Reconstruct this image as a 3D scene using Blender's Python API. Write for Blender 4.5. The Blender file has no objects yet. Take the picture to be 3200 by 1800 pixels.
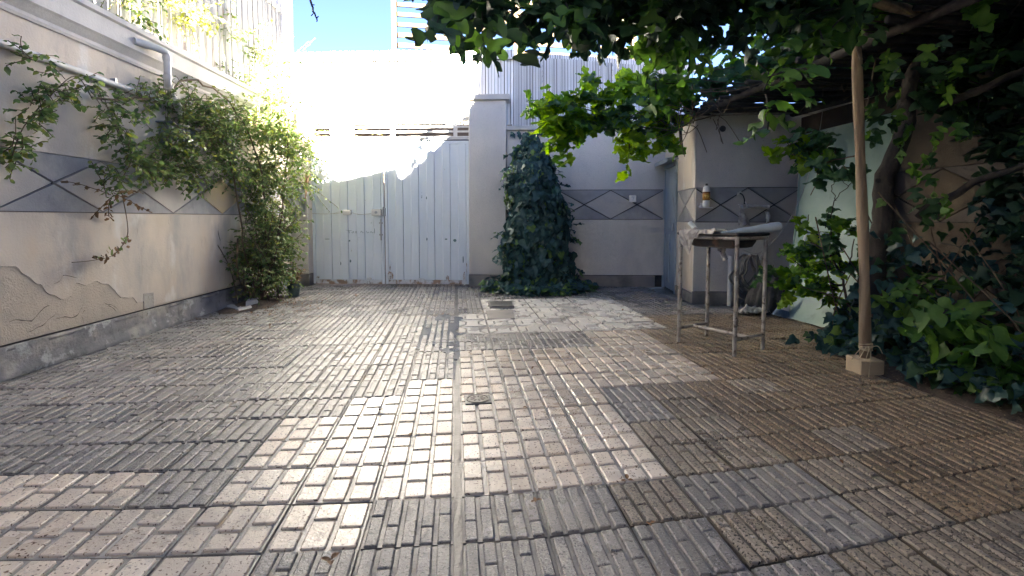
import bpy, math, random
import numpy as np
from mathutils import Vector, Matrix, noise
R = math.radians
rnd = random.Random(7)
scene = bpy.context.scene
col = scene.collection
PI = math.pi

# ------------------------------------------------------------------ camera
cam_d = bpy.data.cameras.new('camera')
cam = bpy.data.objects.new('camera', cam_d); col.objects.link(cam)
cam.location = (0, 0, 1.15)
cam.rotation_euler = (R(90 - 3.5), 0, R(-6.2546))
cam_d.sensor_width = 36.0
cam_d.lens = 36.0 * 510 / 1024
cam_d.shift_y = -0.03728
cam_d.clip_start = 0.05
cam_d.clip_end = 600
scene.camera = cam

# ------------------------------------------------------------------ sky, sun, exposure
SUN_DIR = Vector((0.10, 1.0, -0.385)).normalized()          # the way the light travels
elev = math.asin(-SUN_DIR.z)
world = bpy.data.worlds.new("World"); scene.world = world
world.use_nodes = True
wn = world.node_tree.nodes; wl = world.node_tree.links
sky = wn.new('ShaderNodeTexSky'); sky.sky_type = 'NISHITA'; sky.sun_disc = False
sky.sun_elevation = elev
sky.sun_rotation = math.atan2(-SUN_DIR.x, -SUN_DIR.y)
sky.altitude = 1000; sky.air_density = 0.12; sky.dust_density = 0.1; sky.ozone_density = 2.0
wl.new(sky.outputs[0], wn['Background'].inputs[0])
wn['Background'].inputs[1].default_value = 0.05
sun_d = bpy.data.lights.new('sun', 'SUN'); sun_d.energy = 5.0; sun_d.angle = R(0.53)
sun_d.color = (1.0, 0.93, 0.84)
sun = bpy.data.objects.new('sun', sun_d); col.objects.link(sun)
sun.location = (-2, -30, 20)
sun.rotation_euler = SUN_DIR.to_track_quat('-Z', 'Y').to_euler()
scene.view_settings.view_transform = 'Standard'
scene.view_settings.look = 'None'
scene.view_settings.gamma = 1.0
scene.view_settings.exposure = 5.55
scene.view_settings.use_curve_mapping = False
scene.view_settings.use_white_balance = True
scene.view_settings.white_balance_temperature = 7200
scene.view_settings.white_balance_tint = 10
scene.cycles.max_bounces = 8
scene.cycles.diffuse_bounces = 5
scene.cycles.transparent_max_bounces = 8
scene.cycles.caustics_reflective = False
scene.cycles.caustics_refractive = False
scene.cycles.sample_clamp_indirect = 6
scene.cycles.use_denoising = True

# ------------------------------------------------------------------ objects, names, labels
def tag(o, label=None, cat=None, group=None, kind=None):
    if label: o['label'] = label
    if cat: o['category'] = cat
    if group: o['group'] = group
    if kind: o['kind'] = kind
    return o

def thing(name, label, cat, loc=(0, 0, 0), rz=0.0, group=None, kind=None):
    o = bpy.data.objects.new(name, None); col.objects.link(o)
    o.empty_display_size = .1
    o.location = loc; o.rotation_euler = (0, 0, rz)
    return tag(o, label, cat, group, kind)

def link_mesh(name, me, parent=None):
    o = bpy.data.objects.new(name, me); col.objects.link(o)
    if parent: o.parent = parent
    return o

class MB:
    """collects shapes and links them as one mesh object"""
    def __init__(s): s.v = []; s.f = []; s.m = []
    def add(s, vs, fs, mi=0):
        b = len(s.v); s.v += [tuple(p) for p in vs]
        for f in fs: s.f.append(tuple(b + i for i in f)); s.m.append(mi)
        return s
    def box(s, x0, x1, y0, y1, z0, z1, mi=0, bev=0.0, M=None):
        if bev <= 0:
            vs = [(x, y, z) for z in (z0, z1) for y in (y0, y1) for x in (x0, x1)]
            fs = [(0, 2, 3, 1), (4, 5, 7, 6), (0, 1, 5, 4), (2, 6, 7, 3), (0, 4, 6, 2), (1, 3, 7, 5)]
        else:
            X, Y, Z = (x0, x1), (y0, y1), (z0, z1); b = bev; vs = []; idx = {}
            sg = lambda i: b if i == 0 else -b
            for i in (0, 1):
                for j in (0, 1):
                    for k in (0, 1):
                        for a in range(3):
                            p = [X[i] + sg(i), Y[j] + sg(j), Z[k] + sg(k)]
                            p[a] = (X[i], Y[j], Z[k])[a]
                            idx[i, j, k, a] = len(vs); vs.append(tuple(p))
            q = lambda i, j, k, a: idx[i, j, k, a]
            fs = [(q(0,0,0,0), q(0,0,1,0), q(0,1,1,0), q(0,1,0,0)), (q(1,0,0,0), q(1,1,0,0), q(1,1,1,0), q(1,0,1,0)),
                  (q(0,0,0,1), q(1,0,0,1), q(1,0,1,1), q(0,0,1,1)), (q(0,1,0,1), q(0,1,1,1), q(1,1,1,1), q(1,1,0,1)),
                  (q(0,0,0,2), q(0,1,0,2), q(1,1,0,2), q(1,0,0,2)), (q(0,0,1,2), q(1,0,1,2), q(1,1,1,2), q(0,1,1,2))]
            for k in (0, 1):
                for j in (0, 1): fs.append((q(0,j,k,1), q(1,j,k,1), q(1,j,k,2), q(0,j,k,2)))
                for i in (0, 1): fs.append((q(i,0,k,0), q(i,1,k,0), q(i,1,k,2), q(i,0,k,2)))
            for i in (0, 1):
                for j in (0, 1): fs.append((q(i,j,0,0), q(i,j,1,0), q(i,j,1,1), q(i,j,0,1)))
            for i in (0, 1):
                for j in (0, 1):
                    for k in (0, 1): fs.append((q(i,j,k,0), q(i,j,k,1), q(i,j,k,2)))
        if M is not None: vs = [tuple(M @ Vector(p)) for p in vs]
        return s.add(vs, fs, mi)
    def tube(s, pts, r, n=6, mi=0, cap=True):
        pts = [Vector(p) for p in pts]; k = len(pts)
        rs = r if isinstance(r, (list, tuple)) else [r] * k
        vs = []; up = None
        for i, p in enumerate(pts):
            t = (pts[min(i + 1, k - 1)] - pts[max(i - 1, 0)])
            t = t.normalized() if t.length > 1e-9 else Vector((0, 0, 1))
            if up is None: up = t.orthogonal().normalized()
            else:
                up = up - t * up.dot(t)
                up = up.normalized() if up.length > 1e-6 else t.orthogonal().normalized()
            b = t.cross(up)
            for a in range(n):
                w = 2 * PI * a / n
                vs.append(p + (up * math.cos(w) + b * math.sin(w)) * rs[i])
        fs = [(i * n + a, i * n + (a + 1) % n, (i + 1) * n + (a + 1) % n, (i + 1) * n + a) for i in range(k - 1) for a in range(n)]
        if cap: fs += [tuple(range(n - 1, -1, -1)), tuple((k - 1) * n + a for a in range(n))]
        return s.add(vs, fs, mi)
    def prism(s, poly, d0, d1, f=None, mi=0, inset=0.0):
        """a polygon in (s, z) pushed from depth d0 out to d1; f maps (s, z, d) to local space"""
        f = f or (lambda a, b, d: (a, -d, b))
        n = len(poly); top = inset_poly(poly, inset) if inset else poly
        vs = [f(a, b, d0) for a, b in poly] + [f(a, b, d1) for a, b in top]
        fs = [tuple(range(n, 2 * n)), tuple(range(n - 1, -1, -1))] + [(i, (i + 1) % n, n + (i + 1) % n, n + i) for i in range(n)]
        return s.add(vs, fs, mi)
    def lathe(s, prof, c=(0, 0, 0), n=20, mi=0):
        c = Vector(c); k = len(prof)
        vs = [(c.x + r * math.cos(2 * PI * a / n), c.y + r * math.sin(2 * PI * a / n), c.z + z) for r, z in prof for a in range(n)]
        fs = [(i * n + a, i * n + (a + 1) % n, (i + 1) * n + (a + 1) % n, (i + 1) * n + a) for i in range(k - 1) for a in range(n)]
        if prof[0][0] > 1e-5: fs.append(tuple(range(n - 1, -1, -1)))
        if prof[-1][0] > 1e-5: fs.append(tuple((k - 1) * n + a for a in range(n)))
        return s.add(vs, fs, mi)
    def grid(s, f, nu, nv, mi=0):
        vs = [f(i / nu, j / nv) for j in range(nv + 1) for i in range(nu + 1)]
        w = nu + 1
        return s.add(vs, [(j * w + i, j * w + i + 1, (j + 1) * w + i + 1, (j + 1) * w + i) for j in range(nv) for i in range(nu)], mi)
    def mesh(s, name, mats, off=(0, 0, 0), smooth=False):
        me = bpy.data.meshes.new(name)
        o = Vector(off)
        me.from_pydata([tuple(Vector(p) - o) for p in s.v], [], s.f)
        for m in (mats if isinstance(mats, (list, tuple)) else [mats]): me.materials.append(m)
        if any(s.m): me.polygons.foreach_set('material_index', s.m)
        if smooth:
            me.polygons.foreach_set('use_smooth', [True] * len(me.polygons))
            if smooth != 'all': 
                try: me.set_sharp_from_angle(angle=R(40))
                except Exception: pass
        me.update()
        return me
    def build(s, name, mats, parent=None, off=(0, 0, 0), smooth=False):
        return link_mesh(name, s.mesh(name, mats, off, smooth), parent)

def inset_poly(poly, d):
    """move every edge of a closed polygon inwards by d"""
    n = len(poly); A = sum(poly[i][0] * poly[(i + 1) % n][1] - poly[(i + 1) % n][0] * poly[i][1] for i in range(n))
    sg = 1 if A > 0 else -1; out = []
    for i in range(n):
        p0, p1, p2 = Vector(poly[i - 1]), Vector(poly[i]), Vector(poly[(i + 1) % n])
        e1 = (p1 - p0).normalized(); e2 = (p2 - p1).normalized()
        n1 = Vector((-e1.y, e1.x)) * sg; n2 = Vector((-e2.y, e2.x)) * sg
        m = n1 + n2; q = m.dot(m)
        k = 2 * d / q if q > .25 else d
        out.append(tuple(p1 + m * min(k, 2.5 * d)))
    return out

def clip_s(poly, lo, hi):
    """keep the part of a polygon between two values of s"""
    for sgn, lim in ((1, lo), (-1, -hi)):
        out = []
        for i in range(len(poly)):
            a, b = poly[i - 1], poly[i]; ia, ib = sgn * a[0] >= lim, sgn * b[0] >= lim
            if ia != ib:
                t = (lim / sgn - a[0]) / (b[0] - a[0]); out.append((lim / sgn, a[1] + (b[1] - a[1]) * t))
            if ib: out.append(b)
        poly = out
        if len(poly) < 3: return []
    return poly

# ------------------------------------------------------------------ materials
def ramp(nt, src, lo, hi, inv=False):
    n = nt.nodes.new('ShaderNodeMapRange'); n.interpolation_type = 'SMOOTHSTEP'
    n.inputs[1].default_value = lo; n.inputs[2].default_value = hi
    n.inputs[3].default_value = 1.0 if inv else 0.0; n.inputs[4].default_value = 0.0 if inv else 1.0
    nt.links.new(src, n.inputs[0]); return n.outputs[0]

def noise_n(nt, co, scale, detail=3.0, rough=.55, dist=0.0):
    n = nt.nodes.new('ShaderNodeTexNoise'); n.inputs['Scale'].default_value = scale
    n.inputs['Detail'].default_value = detail; n.inputs['Roughness'].default_value = rough
    n.inputs['Distortion'].default_value = dist
    nt.links.new(co, n.inputs['Vector']); return n.outputs['Fac']

def mixc(nt, fac, a, b):
    n = nt.nodes.new('ShaderNodeMix'); n.data_type = 'RGBA'
    for s_, k in ((a, 6), (b, 7)):
        if isinstance(s_, (tuple, list)): n.inputs[k].default_value = (*s_[:3], 1)
        else: nt.links.new(s_, n.inputs[k])
    if isinstance(fac, (int, float)): n.inputs[0].default_value = fac
    else: nt.links.new(fac, n.inputs[0])
    return n.outputs[2]

def math_n(nt, op, a, b=None):
    n = nt.nodes.new('ShaderNodeMath'); n.operation = op; n.use_clamp = False
    for k, x in enumerate((a, b)):
        if x is None: continue
        if isinstance(x, (int, float)): n.inputs[k].default_value = x
        else: nt.links.new(x, n.inputs[k])
    return n.outputs[0]

def mat(name, c1, c2=None, scale=5.0, lo=.35, hi=.65, rough=.75, rough2=None, rscale=1.5, bump=.0, bscale=60.0, metallic=0.0, spec=.5,
        stains=(), specks=(), stretch=None, rand=0.0, coat=0.0):
    """a procedural surface: two colours mixed by noise, stains (colour, scale, lo, hi, amount), fine specks, roughness patches, fine relief"""
    m = bpy.data.materials.new(name); m.use_nodes = True; nt = m.node_tree
    b = nt.nodes['Principled BSDF']
    g = nt.nodes.new('ShaderNodeNewGeometry'); co = g.outputs['Position']
    if stretch:
        mp = nt.nodes.new('ShaderNodeMapping'); mp.inputs['Scale'].default_value = stretch
        nt.links.new(co, mp.inputs['Vector']); cs = mp.outputs[0]
    else: cs = co
    c2 = c2 or tuple(x * .8 for x in c1)
    c = mixc(nt, ramp(nt, noise_n(nt, cs, scale, 4), lo, hi), c1, c2)
    if rand:
        oi = nt.nodes.new('ShaderNodeObjectInfo')
        hv = nt.nodes.new('ShaderNodeHueSaturation')
        nt.links.new(c, hv.inputs['Color'])
        nt.links.new(math_n(nt, 'ADD', math_n(nt, 'MULTIPLY', oi.outputs['Random'], 2 * rand), 1 - rand), hv.inputs['Value'])
        c = hv.outputs[0]
    for sc_, sscale, slo, shi, amt in stains:
        f = ramp(nt, noise_n(nt, cs, sscale, 5, .6), slo, shi)
        c = mixc(nt, math_n(nt, 'MULTIPLY', f, amt), c, sc_)
    for sc_, sscale, slo, shi in specks:
        c = mixc(nt, ramp(nt, noise_n(nt, co, sscale, 1.5, .5), slo, shi), c, sc_)
    nt.links.new(c, b.inputs['Base Color'])
    if rough2 is None: b.inputs['Roughness'].default_value = rough
    else:
        rr = nt.nodes.new('ShaderNodeMapRange'); rr.inputs[1].default_value = .38; rr.inputs[2].default_value = .62
        rr.inputs[3].default_value = rough; rr.inputs[4].default_value = rough2
        nt.links.new(noise_n(nt, co, rscale, 4, .6), rr.inputs[0]); nt.links.new(rr.outputs[0], b.inputs['Roughness'])
    b.inputs['Metallic'].default_value = metallic
    b.inputs['Specular IOR Level'].default_value = spec
    b.inputs['Coat Weight'].default_value = coat
    if bump:
        bn = nt.nodes.new('ShaderNodeBump'); bn.inputs['Strength'].default_value = bump; bn.inputs['Distance'].default_value = .01
        h = math_n(nt, 'ADD', noise_n(nt, co, bscale, 4, .65), math_n(nt, 'MULTIPLY', noise_n(nt, co, bscale * .22, 2), .8))
        nt.links.new(h, bn.inputs['Height']); nt.links.new(bn.outputs[0], b.inputs['Normal'])
    return m

def leaf_mat(name, c1, c2, trans=.35, rough=.45):
    m = bpy.data.materials.new(name); m.use_nodes = True; nt = m.node_tree
    b = nt.nodes['Principled BSDF']; out = nt.nodes['Material Output']
    oi = nt.nodes.new('ShaderNodeObjectInfo'); g = nt.nodes.new('ShaderNodeNewGeometry')
    r = math_n(nt, 'FRACT', math_n(nt, 'ADD', oi.outputs['Random'], g.outputs['Random Per Island']))
    c = mixc(nt, r, c1, c2)
    c = mixc(nt, math_n(nt, 'MULTIPLY', ramp(nt, noise_n(nt, g.outputs['Position'], 35, 3), .5, .75), .35), c, tuple(x * 1.5 for x in c2))
    nt.links.new(c, b.inputs['Base Color']); b.inputs['Roughness'].default_value = rough
    b.inputs['Specular IOR Level'].default_value = .35
    t = nt.nodes.new('ShaderNodeBsdfTranslucent')
    hs = nt.nodes.new('ShaderNodeHueSaturation'); hs.inputs['Hue'].default_value = .485; hs.inputs['Saturation'].default_value = 1.15; hs.inputs['Value'].default_value = 1.7
    nt.links.new(c, hs.inputs['Color']); nt.links.new(hs.outputs[0], t.inputs['Color'])
    mx = nt.nodes.new('ShaderNodeMixShader'); mx.inputs[0].default_value = trans
    nt.links.new(b.outputs[0], mx.inputs[1]); nt.links.new(t.outputs[0], mx.inputs[2]); nt.links.new(mx.outputs[0], out.inputs['Surface'])
    return m

PL_WARM = mat('plaster_warm', (.64, .555, .455), (.56, .50, .43), 2.2, rough=.9, bump=.45, bscale=55, spec=.2,
              stains=(((.60, .46, .32), 1.1, .50, .70, .6), ((.36, .345, .325), 1.7, .50, .72, .85), ((.36, .31, .26), 6.0, .60, .74, .45), ((.72, .70, .66), 2.6, .54, .68, .7)), stretch=(1, 1, .45))
PL_RAW = mat('plaster_undercoat', (.54, .46, .37), (.47, .41, .335), 4, rough=.95, bump=.8, bscale=70, spec=.15,
             stains=(((.38, .34, .30), 2.5, .55, .75, .5),))
PL_GREY = mat('plaster_grey', (.64, .595, .535), (.57, .535, .49), 2.0, rough=.9, bump=.5, bscale=70, spec=.2,
              stains=(((.40, .38, .36), 1.3, .52, .75, .5), ((.60, .56, .50), 2.4, .58, .75, .5)), stretch=(1, 1, .5), specks=(((.27, .26, .25), 160, .66, .72),))
PL_DARK = mat('band_grey', (.37, .365, .36), (.30, .298, .295), 3.5, rough=.9, bump=.4, bscale=80, spec=.2, stains=(((.50, .46, .41), 2.4, .50, .72, .75), ((.24, .24, .24), 5, .58, .74, .6)))
PL_LIGHT = mat('band_beige', (.52, .48, .43), (.46, .43, .395), 3.5, rough=.9, bump=.4, bscale=80, spec=.2, stains=(((.27, .26, .25), 2.2, .55, .75, .5),))
PL_YELLOW = mat('plaster_ochre', (.46, .37, .23), (.42, .35, .26), 3.5, rough=.9, bump=.4, bscale=80, spec=.2)
SKIRT = mat('cement_skirting', (.27, .265, .265), (.20, .195, .195), 2.5, rough=.85, bump=.6, bscale=45, spec=.25,
            stains=(((.46, .42, .36), 1.5, .50, .62, .85), ((.085, .085, .085), 3.4, .52, .68, .8), ((.50, .50, .48), 5.2, .58, .66, .8), ((.06, .06, .06), 14, .58, .70, .6)))
SKIRT_W = mat('cement_skirting_brown', (.27, .245, .22), (.21, .195, .18), 3, rough=.85, bump=.5, bscale=60, spec=.25, stains=(((.10, .095, .09), 3, .5, .75, .7),))
GAP = mat('joint_dark', (.06, .055, .05), (.035, .033, .03), 12, rough=.95, bump=.3)
CONC = mat('concrete', (.52, .49, .44), (.45, .43, .40), 4, rough=.85, bump=.4, bscale=60, stains=(((.2, .19, .18), 3, .55, .75, .6),), stretch=(1, 1, .6))
CORN = mat('cornice_plaster', (.55, .525, .49), (.48, .46, .44), 3, rough=.85, bump=.35, bscale=60, stains=(((.25, .24, .23), 2.2, .52, .75, .6), ((.5, .42, .32), 3, .6, .75, .4)), stretch=(1, 1, .4))
GATE = mat('gate_paint', (.68, .735, .78), (.63, .69, .745), 2.0, rough=.42, rough2=.6, bump=.06, bscale=40, spec=.45,
           stains=(((.72, .73, .73), 1.3, .5, .75, .6), ((.16, .24, .27), 10, .70, .73, .8), ((.30, .21, .14), 7, .71, .75, .8)), stretch=(1, 1, .35))
RUST = mat('rusty_painted_steel', (.60, .62, .63), (.30, .20, .13), 9, lo=.46, hi=.60, rough=.65, bump=.4, bscale=70, stains=(((.13, .08, .055), 14, .55, .66, .8),), stretch=(1, 1, .7))
WHITE_ST = mat('white_painted_steel', (.72, .71, .68), (.62, .60, .57), 6, rough=.5, bump=.1, stains=(((.33, .23, .15), 14, .62, .7, .7),))
SHEET = mat('corrugated_metal', (.80, .80, .79), (.75, .75, .745), 2, rough=.5, rough2=.65, metallic=.0, spec=.5, bump=.05, stains=(((.40, .36, .32), 6, .64, .74, .6),), stretch=(1, 1, .3))
CREASE_SHADE = mat('painted_crease_shade', (.022, .021, .020), (.012, .012, .011), 9, rough=.95, spec=.1)  # near-black colour that paints shade lines into rib creases and rail gaps
PVC = mat('pvc_pipe', (.62, .61, .58), (.54, .53, .51), 5, rough=.45, stains=(((.30, .28, .26), 9, .58, .75, .7),), bump=.05)
PVC_OLD = mat('dirty_pipe', (.55, .53, .50), (.40, .37, .33), 7, rough=.6, stains=(((.18, .15, .12), 12, .52, .7, .8),), bump=.25)
BRICK = mat('pale_brick', (.48, .40, .33), (.40, .335, .28), 3, rough=.9, bump=.4, rand=.15)
MORTAR = mat('mortar', (.36, .34, .31), (.30, .28, .26), 6, rough=.95, bump=.5)
WHITEWALL = mat('white_render', (.78, .77, .74), (.72, .71, .69), 3, rough=.85, bump=.2)
FENCE_M = mat('grey_fence_metal', (.36, .36, .35), (.30, .295, .285), 4, rough=.6, bump=.15, rand=.12, stains=(((.25, .16, .10), 7, .6, .72, .7),), stretch=(1, 1, .3))
BARK = mat('bark', (.060, .048, .038), (.035, .028, .022), 14, rough=.9, bump=.9, bscale=60, stretch=(1, 1, .3))
TWIG = mat('twig', (.14, .10, .06), (.09, .065, .04), 20, rough=.85)
GSTEM = mat('green_stem', (.12, .15, .05), (.09, .11, .045), 20, rough=.7)
POLE = mat('peeled_pole_wood', (.31, .225, .145), (.19, .13, .082), 11, lo=.42, hi=.6, rough=.75, bump=.6, bscale=70, stretch=(1, 1, .12),
           stains=(((.13, .08, .05), 8, .55, .72, .8), ((.50, .38, .25), 5, .6, .75, .6)))
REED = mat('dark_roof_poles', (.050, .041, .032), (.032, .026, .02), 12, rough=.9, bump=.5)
BLOCK = mat('footing_concrete', (.40, .32, .22), (.34, .27, .19), 6, rough=.9, bump=.6, bscale=70)
ROPE = mat('rope', (.46, .38, .26), (.36, .29, .2), 30, rough=.9)
STEELPIPE = mat('stand_steel', (.44, .42, .39), (.30, .265, .235), 9, rough=.5, metallic=.35, bump=.25, bscale=90, stains=(((.085, .06, .045), 16, .53, .66, .85),))
SINKDARK = mat('sink_underside', (.05, .042, .036), (.03, .026, .023), 10, rough=.6, bump=.2, stains=(((.17, .09, .05), 8, .56, .7, .8),))
PLASTIC = mat('white_plastic_sheet', (.58, .66, .71), (.50, .585, .64), 8, rough=.3, bump=.15, bscale=25)
RAG = mat('rag_cloth', (.50, .46, .41), (.34, .31, .285), 16, lo=.42, hi=.58, rough=.95, bump=.5, bscale=120, stains=(((.22, .17, .12), 14, .56, .68, .7),))
WHITEP = mat('white_plastic', (.75, .74, .71), (.68, .67, .64), 5, rough=.4)
BLACKP = mat('black_plastic', (.02, .02, .022), (.03, .03, .03), 5, rough=.4)
AMBER = mat('amber_label', (.48, .24, .04), (.36, .16, .025), 30, rough=.4)
AMBER2 = mat('gold_print', (.72, .52, .16), (.60, .40, .1), 30, rough=.4)
BROWNP = mat('brown_print', (.18, .07, .02), (.14, .05, .015), 30, rough=.4)
HOSE = mat('garden_hose', (.20, .185, .16), (.14, .13, .115), 20, rough=.55, bump=.1)
SACK = mat('dirty_canvas', (.075, .07, .066), (.045, .042, .04), 9, rough=.95, bump=.7, bscale=50, stains=(((.17, .165, .16), 4, .55, .7, .7),))
BRISTLE = mat('blue_bristles', (.28, .38, .46), (.20, .29, .36), 30, rough=.8, bump=.5, bscale=150, stretch=(1, 1, .2))
POT = mat('plant_pot', (.045, .075, .08), (.035, .06, .065), 8, rough=.45, bump=.1)
SOIL = mat('soil', (.085, .06, .042), (.05, .037, .027), 7, rough=1, bump=1.0, bscale=45, specks=(((.17, .13, .09), 60, .62, .7),))
GROUND = mat('bare_ground', (.20, .17, .13), (.15, .13, .10), .4, rough=1, bump=.6, bscale=20)
GREENSHEET = None
TARP = mat('grey_tarp', (.20, .21, .22), (.16, .165, .175), 5, rough=.75, bump=.3, bscale=40)
TARP_B = mat('brown_board', (.26, .16, .09), (.2, .12, .07), 8, rough=.85, bump=.3)
METER = mat('meter_box_grey', (.20, .215, .24), (.16, .175, .20), 5, rough=.5)
IRON = mat('cast_iron', (.12, .118, .115), (.085, .083, .08), 12, rough=.42, metallic=.5, bump=.3, bscale=80)
BEAM = mat('steel_frame_primer', (.05, .040, .026), (.040, .031, .020), 3, rough=.7, spec=.1, stains=(((.045, .03, .018), 4, .58, .72, .7),))
CHANNEL = mat('channel_cement', (.09, .085, .08), (.05, .048, .045), 5, rough=.4, bump=.4, bscale=60)
ALLEYWALL = mat('brown_brick_render', (.20, .155, .115), (.15, .115, .085), 4, rough=.9, bump=.3)
BLUEDOOR = mat('pale_blue_door', (.36, .43, .46), (.31, .37, .40), 5, rough=.5, bump=.1, stains=(((.16, .12, .09), 8, .58, .72, .7),), stretch=(1, 1, .4))
WATER = mat('wet_film', (.13, .13, .13), (.10, .10, .10), 3, rough=.22, spec=.6)
ZINC = mat('zinc', (.42, .44, .46), (.35, .37, .39), 8, rough=.4, metallic=.5)
WIRE = mat('cable', (.45, .43, .40), (.38, .36, .33), 8, rough=.7)
STONE = mat('pale_stone', (.55, .53, .49), (.45, .43, .40), 8, rough=.8, bump=.4)
DRYLEAF = mat('dry_leaf', (.22, .12, .055), (.14, .075, .035), 20, rough=.85)
CREAMWALL = mat('cream_render', (.78, .74, .67), (.74, .70, .63), 2, rough=.9, bump=.2)
GLASS_D = mat('window_pane', (.03, .035, .04), (.025, .03, .03), 3, rough=.08, spec=.8)
ROOF = mat('roof_felt', (.22, .20, .18), (.18, .165, .15), 3, rough=.9, bump=.4)

# leaf materials
L_ROSE = [leaf_mat('rose_leaf', (.075, .135, .048), (.11, .18, .06), .34), leaf_mat('rose_leaf_pale', (.13, .19, .07), (.17, .22, .08), .40), leaf_mat('rose_leaf_young', (.15, .19, .045), (.20, .22, .055), .42)]
L_IVY = [leaf_mat('ivy_leaf', (.026, .072, .066), (.042, .10, .085), .14, .38), leaf_mat('ivy_leaf_dark', (.018, .050, .046), (.032, .075, .064), .12, .38), leaf_mat('ivy_leaf_young', (.09, .17, .05), (.13, .22, .06), .30)]
L_GRAPE = [leaf_mat('vine_leaf', (.07, .17, .028), (.11, .23, .035), .5), leaf_mat('vine_leaf_pale', (.14, .27, .035), (.19, .31, .045), .55), leaf_mat('vine_leaf_dark', (.04, .10, .045), (.06, .13, .05), .35)]
L_FIG = [leaf_mat('fig_leaf', (.026, .066, .026), (.042, .092, .032), .28), leaf_mat('fig_leaf_dark', (.018, .045, .026), (.03, .066, .03), .18), leaf_mat('fig_leaf_light', (.06, .15, .03), (.09, .18, .04), .45)]
L_DRY = [leaf_mat('withered_leaf', (.16, .10, .05), (.22, .14, .07), .2, .8), leaf_mat('withered_leaf_dark', (.09, .06, .035), (.12, .08, .05), .2, .8), L_ROSE[2]]

# ------------------------------------------------------------------ plants: leaves as objects
CAM_P = Vector((0, 0, 1.15)); CAM_M = cam.rotation_euler.to_matrix().transposed()
def shows(p, m=1.06):
    q = CAM_M @ (Vector(p) - CAM_P)
    if q.z > -.3: return None
    x = q.x / -q.z * 510; y = q.y / -q.z * 510 + 38.2
    return -q.z if abs(x) < 512 * m and abs(y) < 288 * m else None

HALF = dict(
    fig=[(0, 0), (.08, -.05), (.20, -.04), (.33, .04), (.41, .14), (.38, .20), (.26, .24), (.14, .29), (.13, .33), (.26, .42), (.40, .55), (.48, .68), (.45, .74), (.36, .72), (.22, .63), (.12, .57), (.14, .72), (.15, .84), (.10, .95), (0, 1)],
    grape=[(0, 0), (.10, -.12), (.22, -.14), (.30, -.07), (.40, -.06), (.43, .04), (.53, .12), (.47, .22), (.40, .28), (.50, .36), (.49, .44), (.58, .53), (.48, .58), (.42, .66), (.32, .60), (.26, .64), (.27, .74), (.18, .80), (.14, .92), (0, 1)],
    ivy=[(0, 0), (.20, -.12), (.42, .02), (.50, .24), (.30, .40), (.20, .66), (0, 1)],
    rose=[(0, 0), (.24, .22), (.31, .5), (.19, .8), (0, 1)],
    long=[(0, 0), (.10, .2), (.12, .5), (.07, .8), (0, 1)])
def leaf_shape(kind, curl=.15, fold=.15, wave=.03, seed=0):
    h = HALF[kind]; n = len(h); r_ = random.Random(seed); ph = r_.random() * 6
    z = lambda x, y: fold * abs(x) - curl * y * y + wave * math.sin(9 * y + 5 * x + ph)
    V_ = []; F_ = []
    mid = [(0, i / (n - 1)) for i in range(n)]
    for i in range(n): V_.append((0, mid[i][1], z(0, mid[i][1])))
    for sgn in (1, -1):
        b = len(V_)
        for x, y in h[1:-1]: V_.append((sgn * x, y, z(x * sgn, y) + abs(x) * 0))
        ring = [0] + [b + i for i in range(n - 2)] + [n - 1]
        for i in range(n - 1):
            q = [ring[i], ring[i + 1], i + 1, i]
            q = [k for j, k in enumerate(q) if k not in q[:j]]
            if len(q) > 2: F_.append(tuple(q if sgn > 0 else q[::-1]))
    return V_, F_

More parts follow.
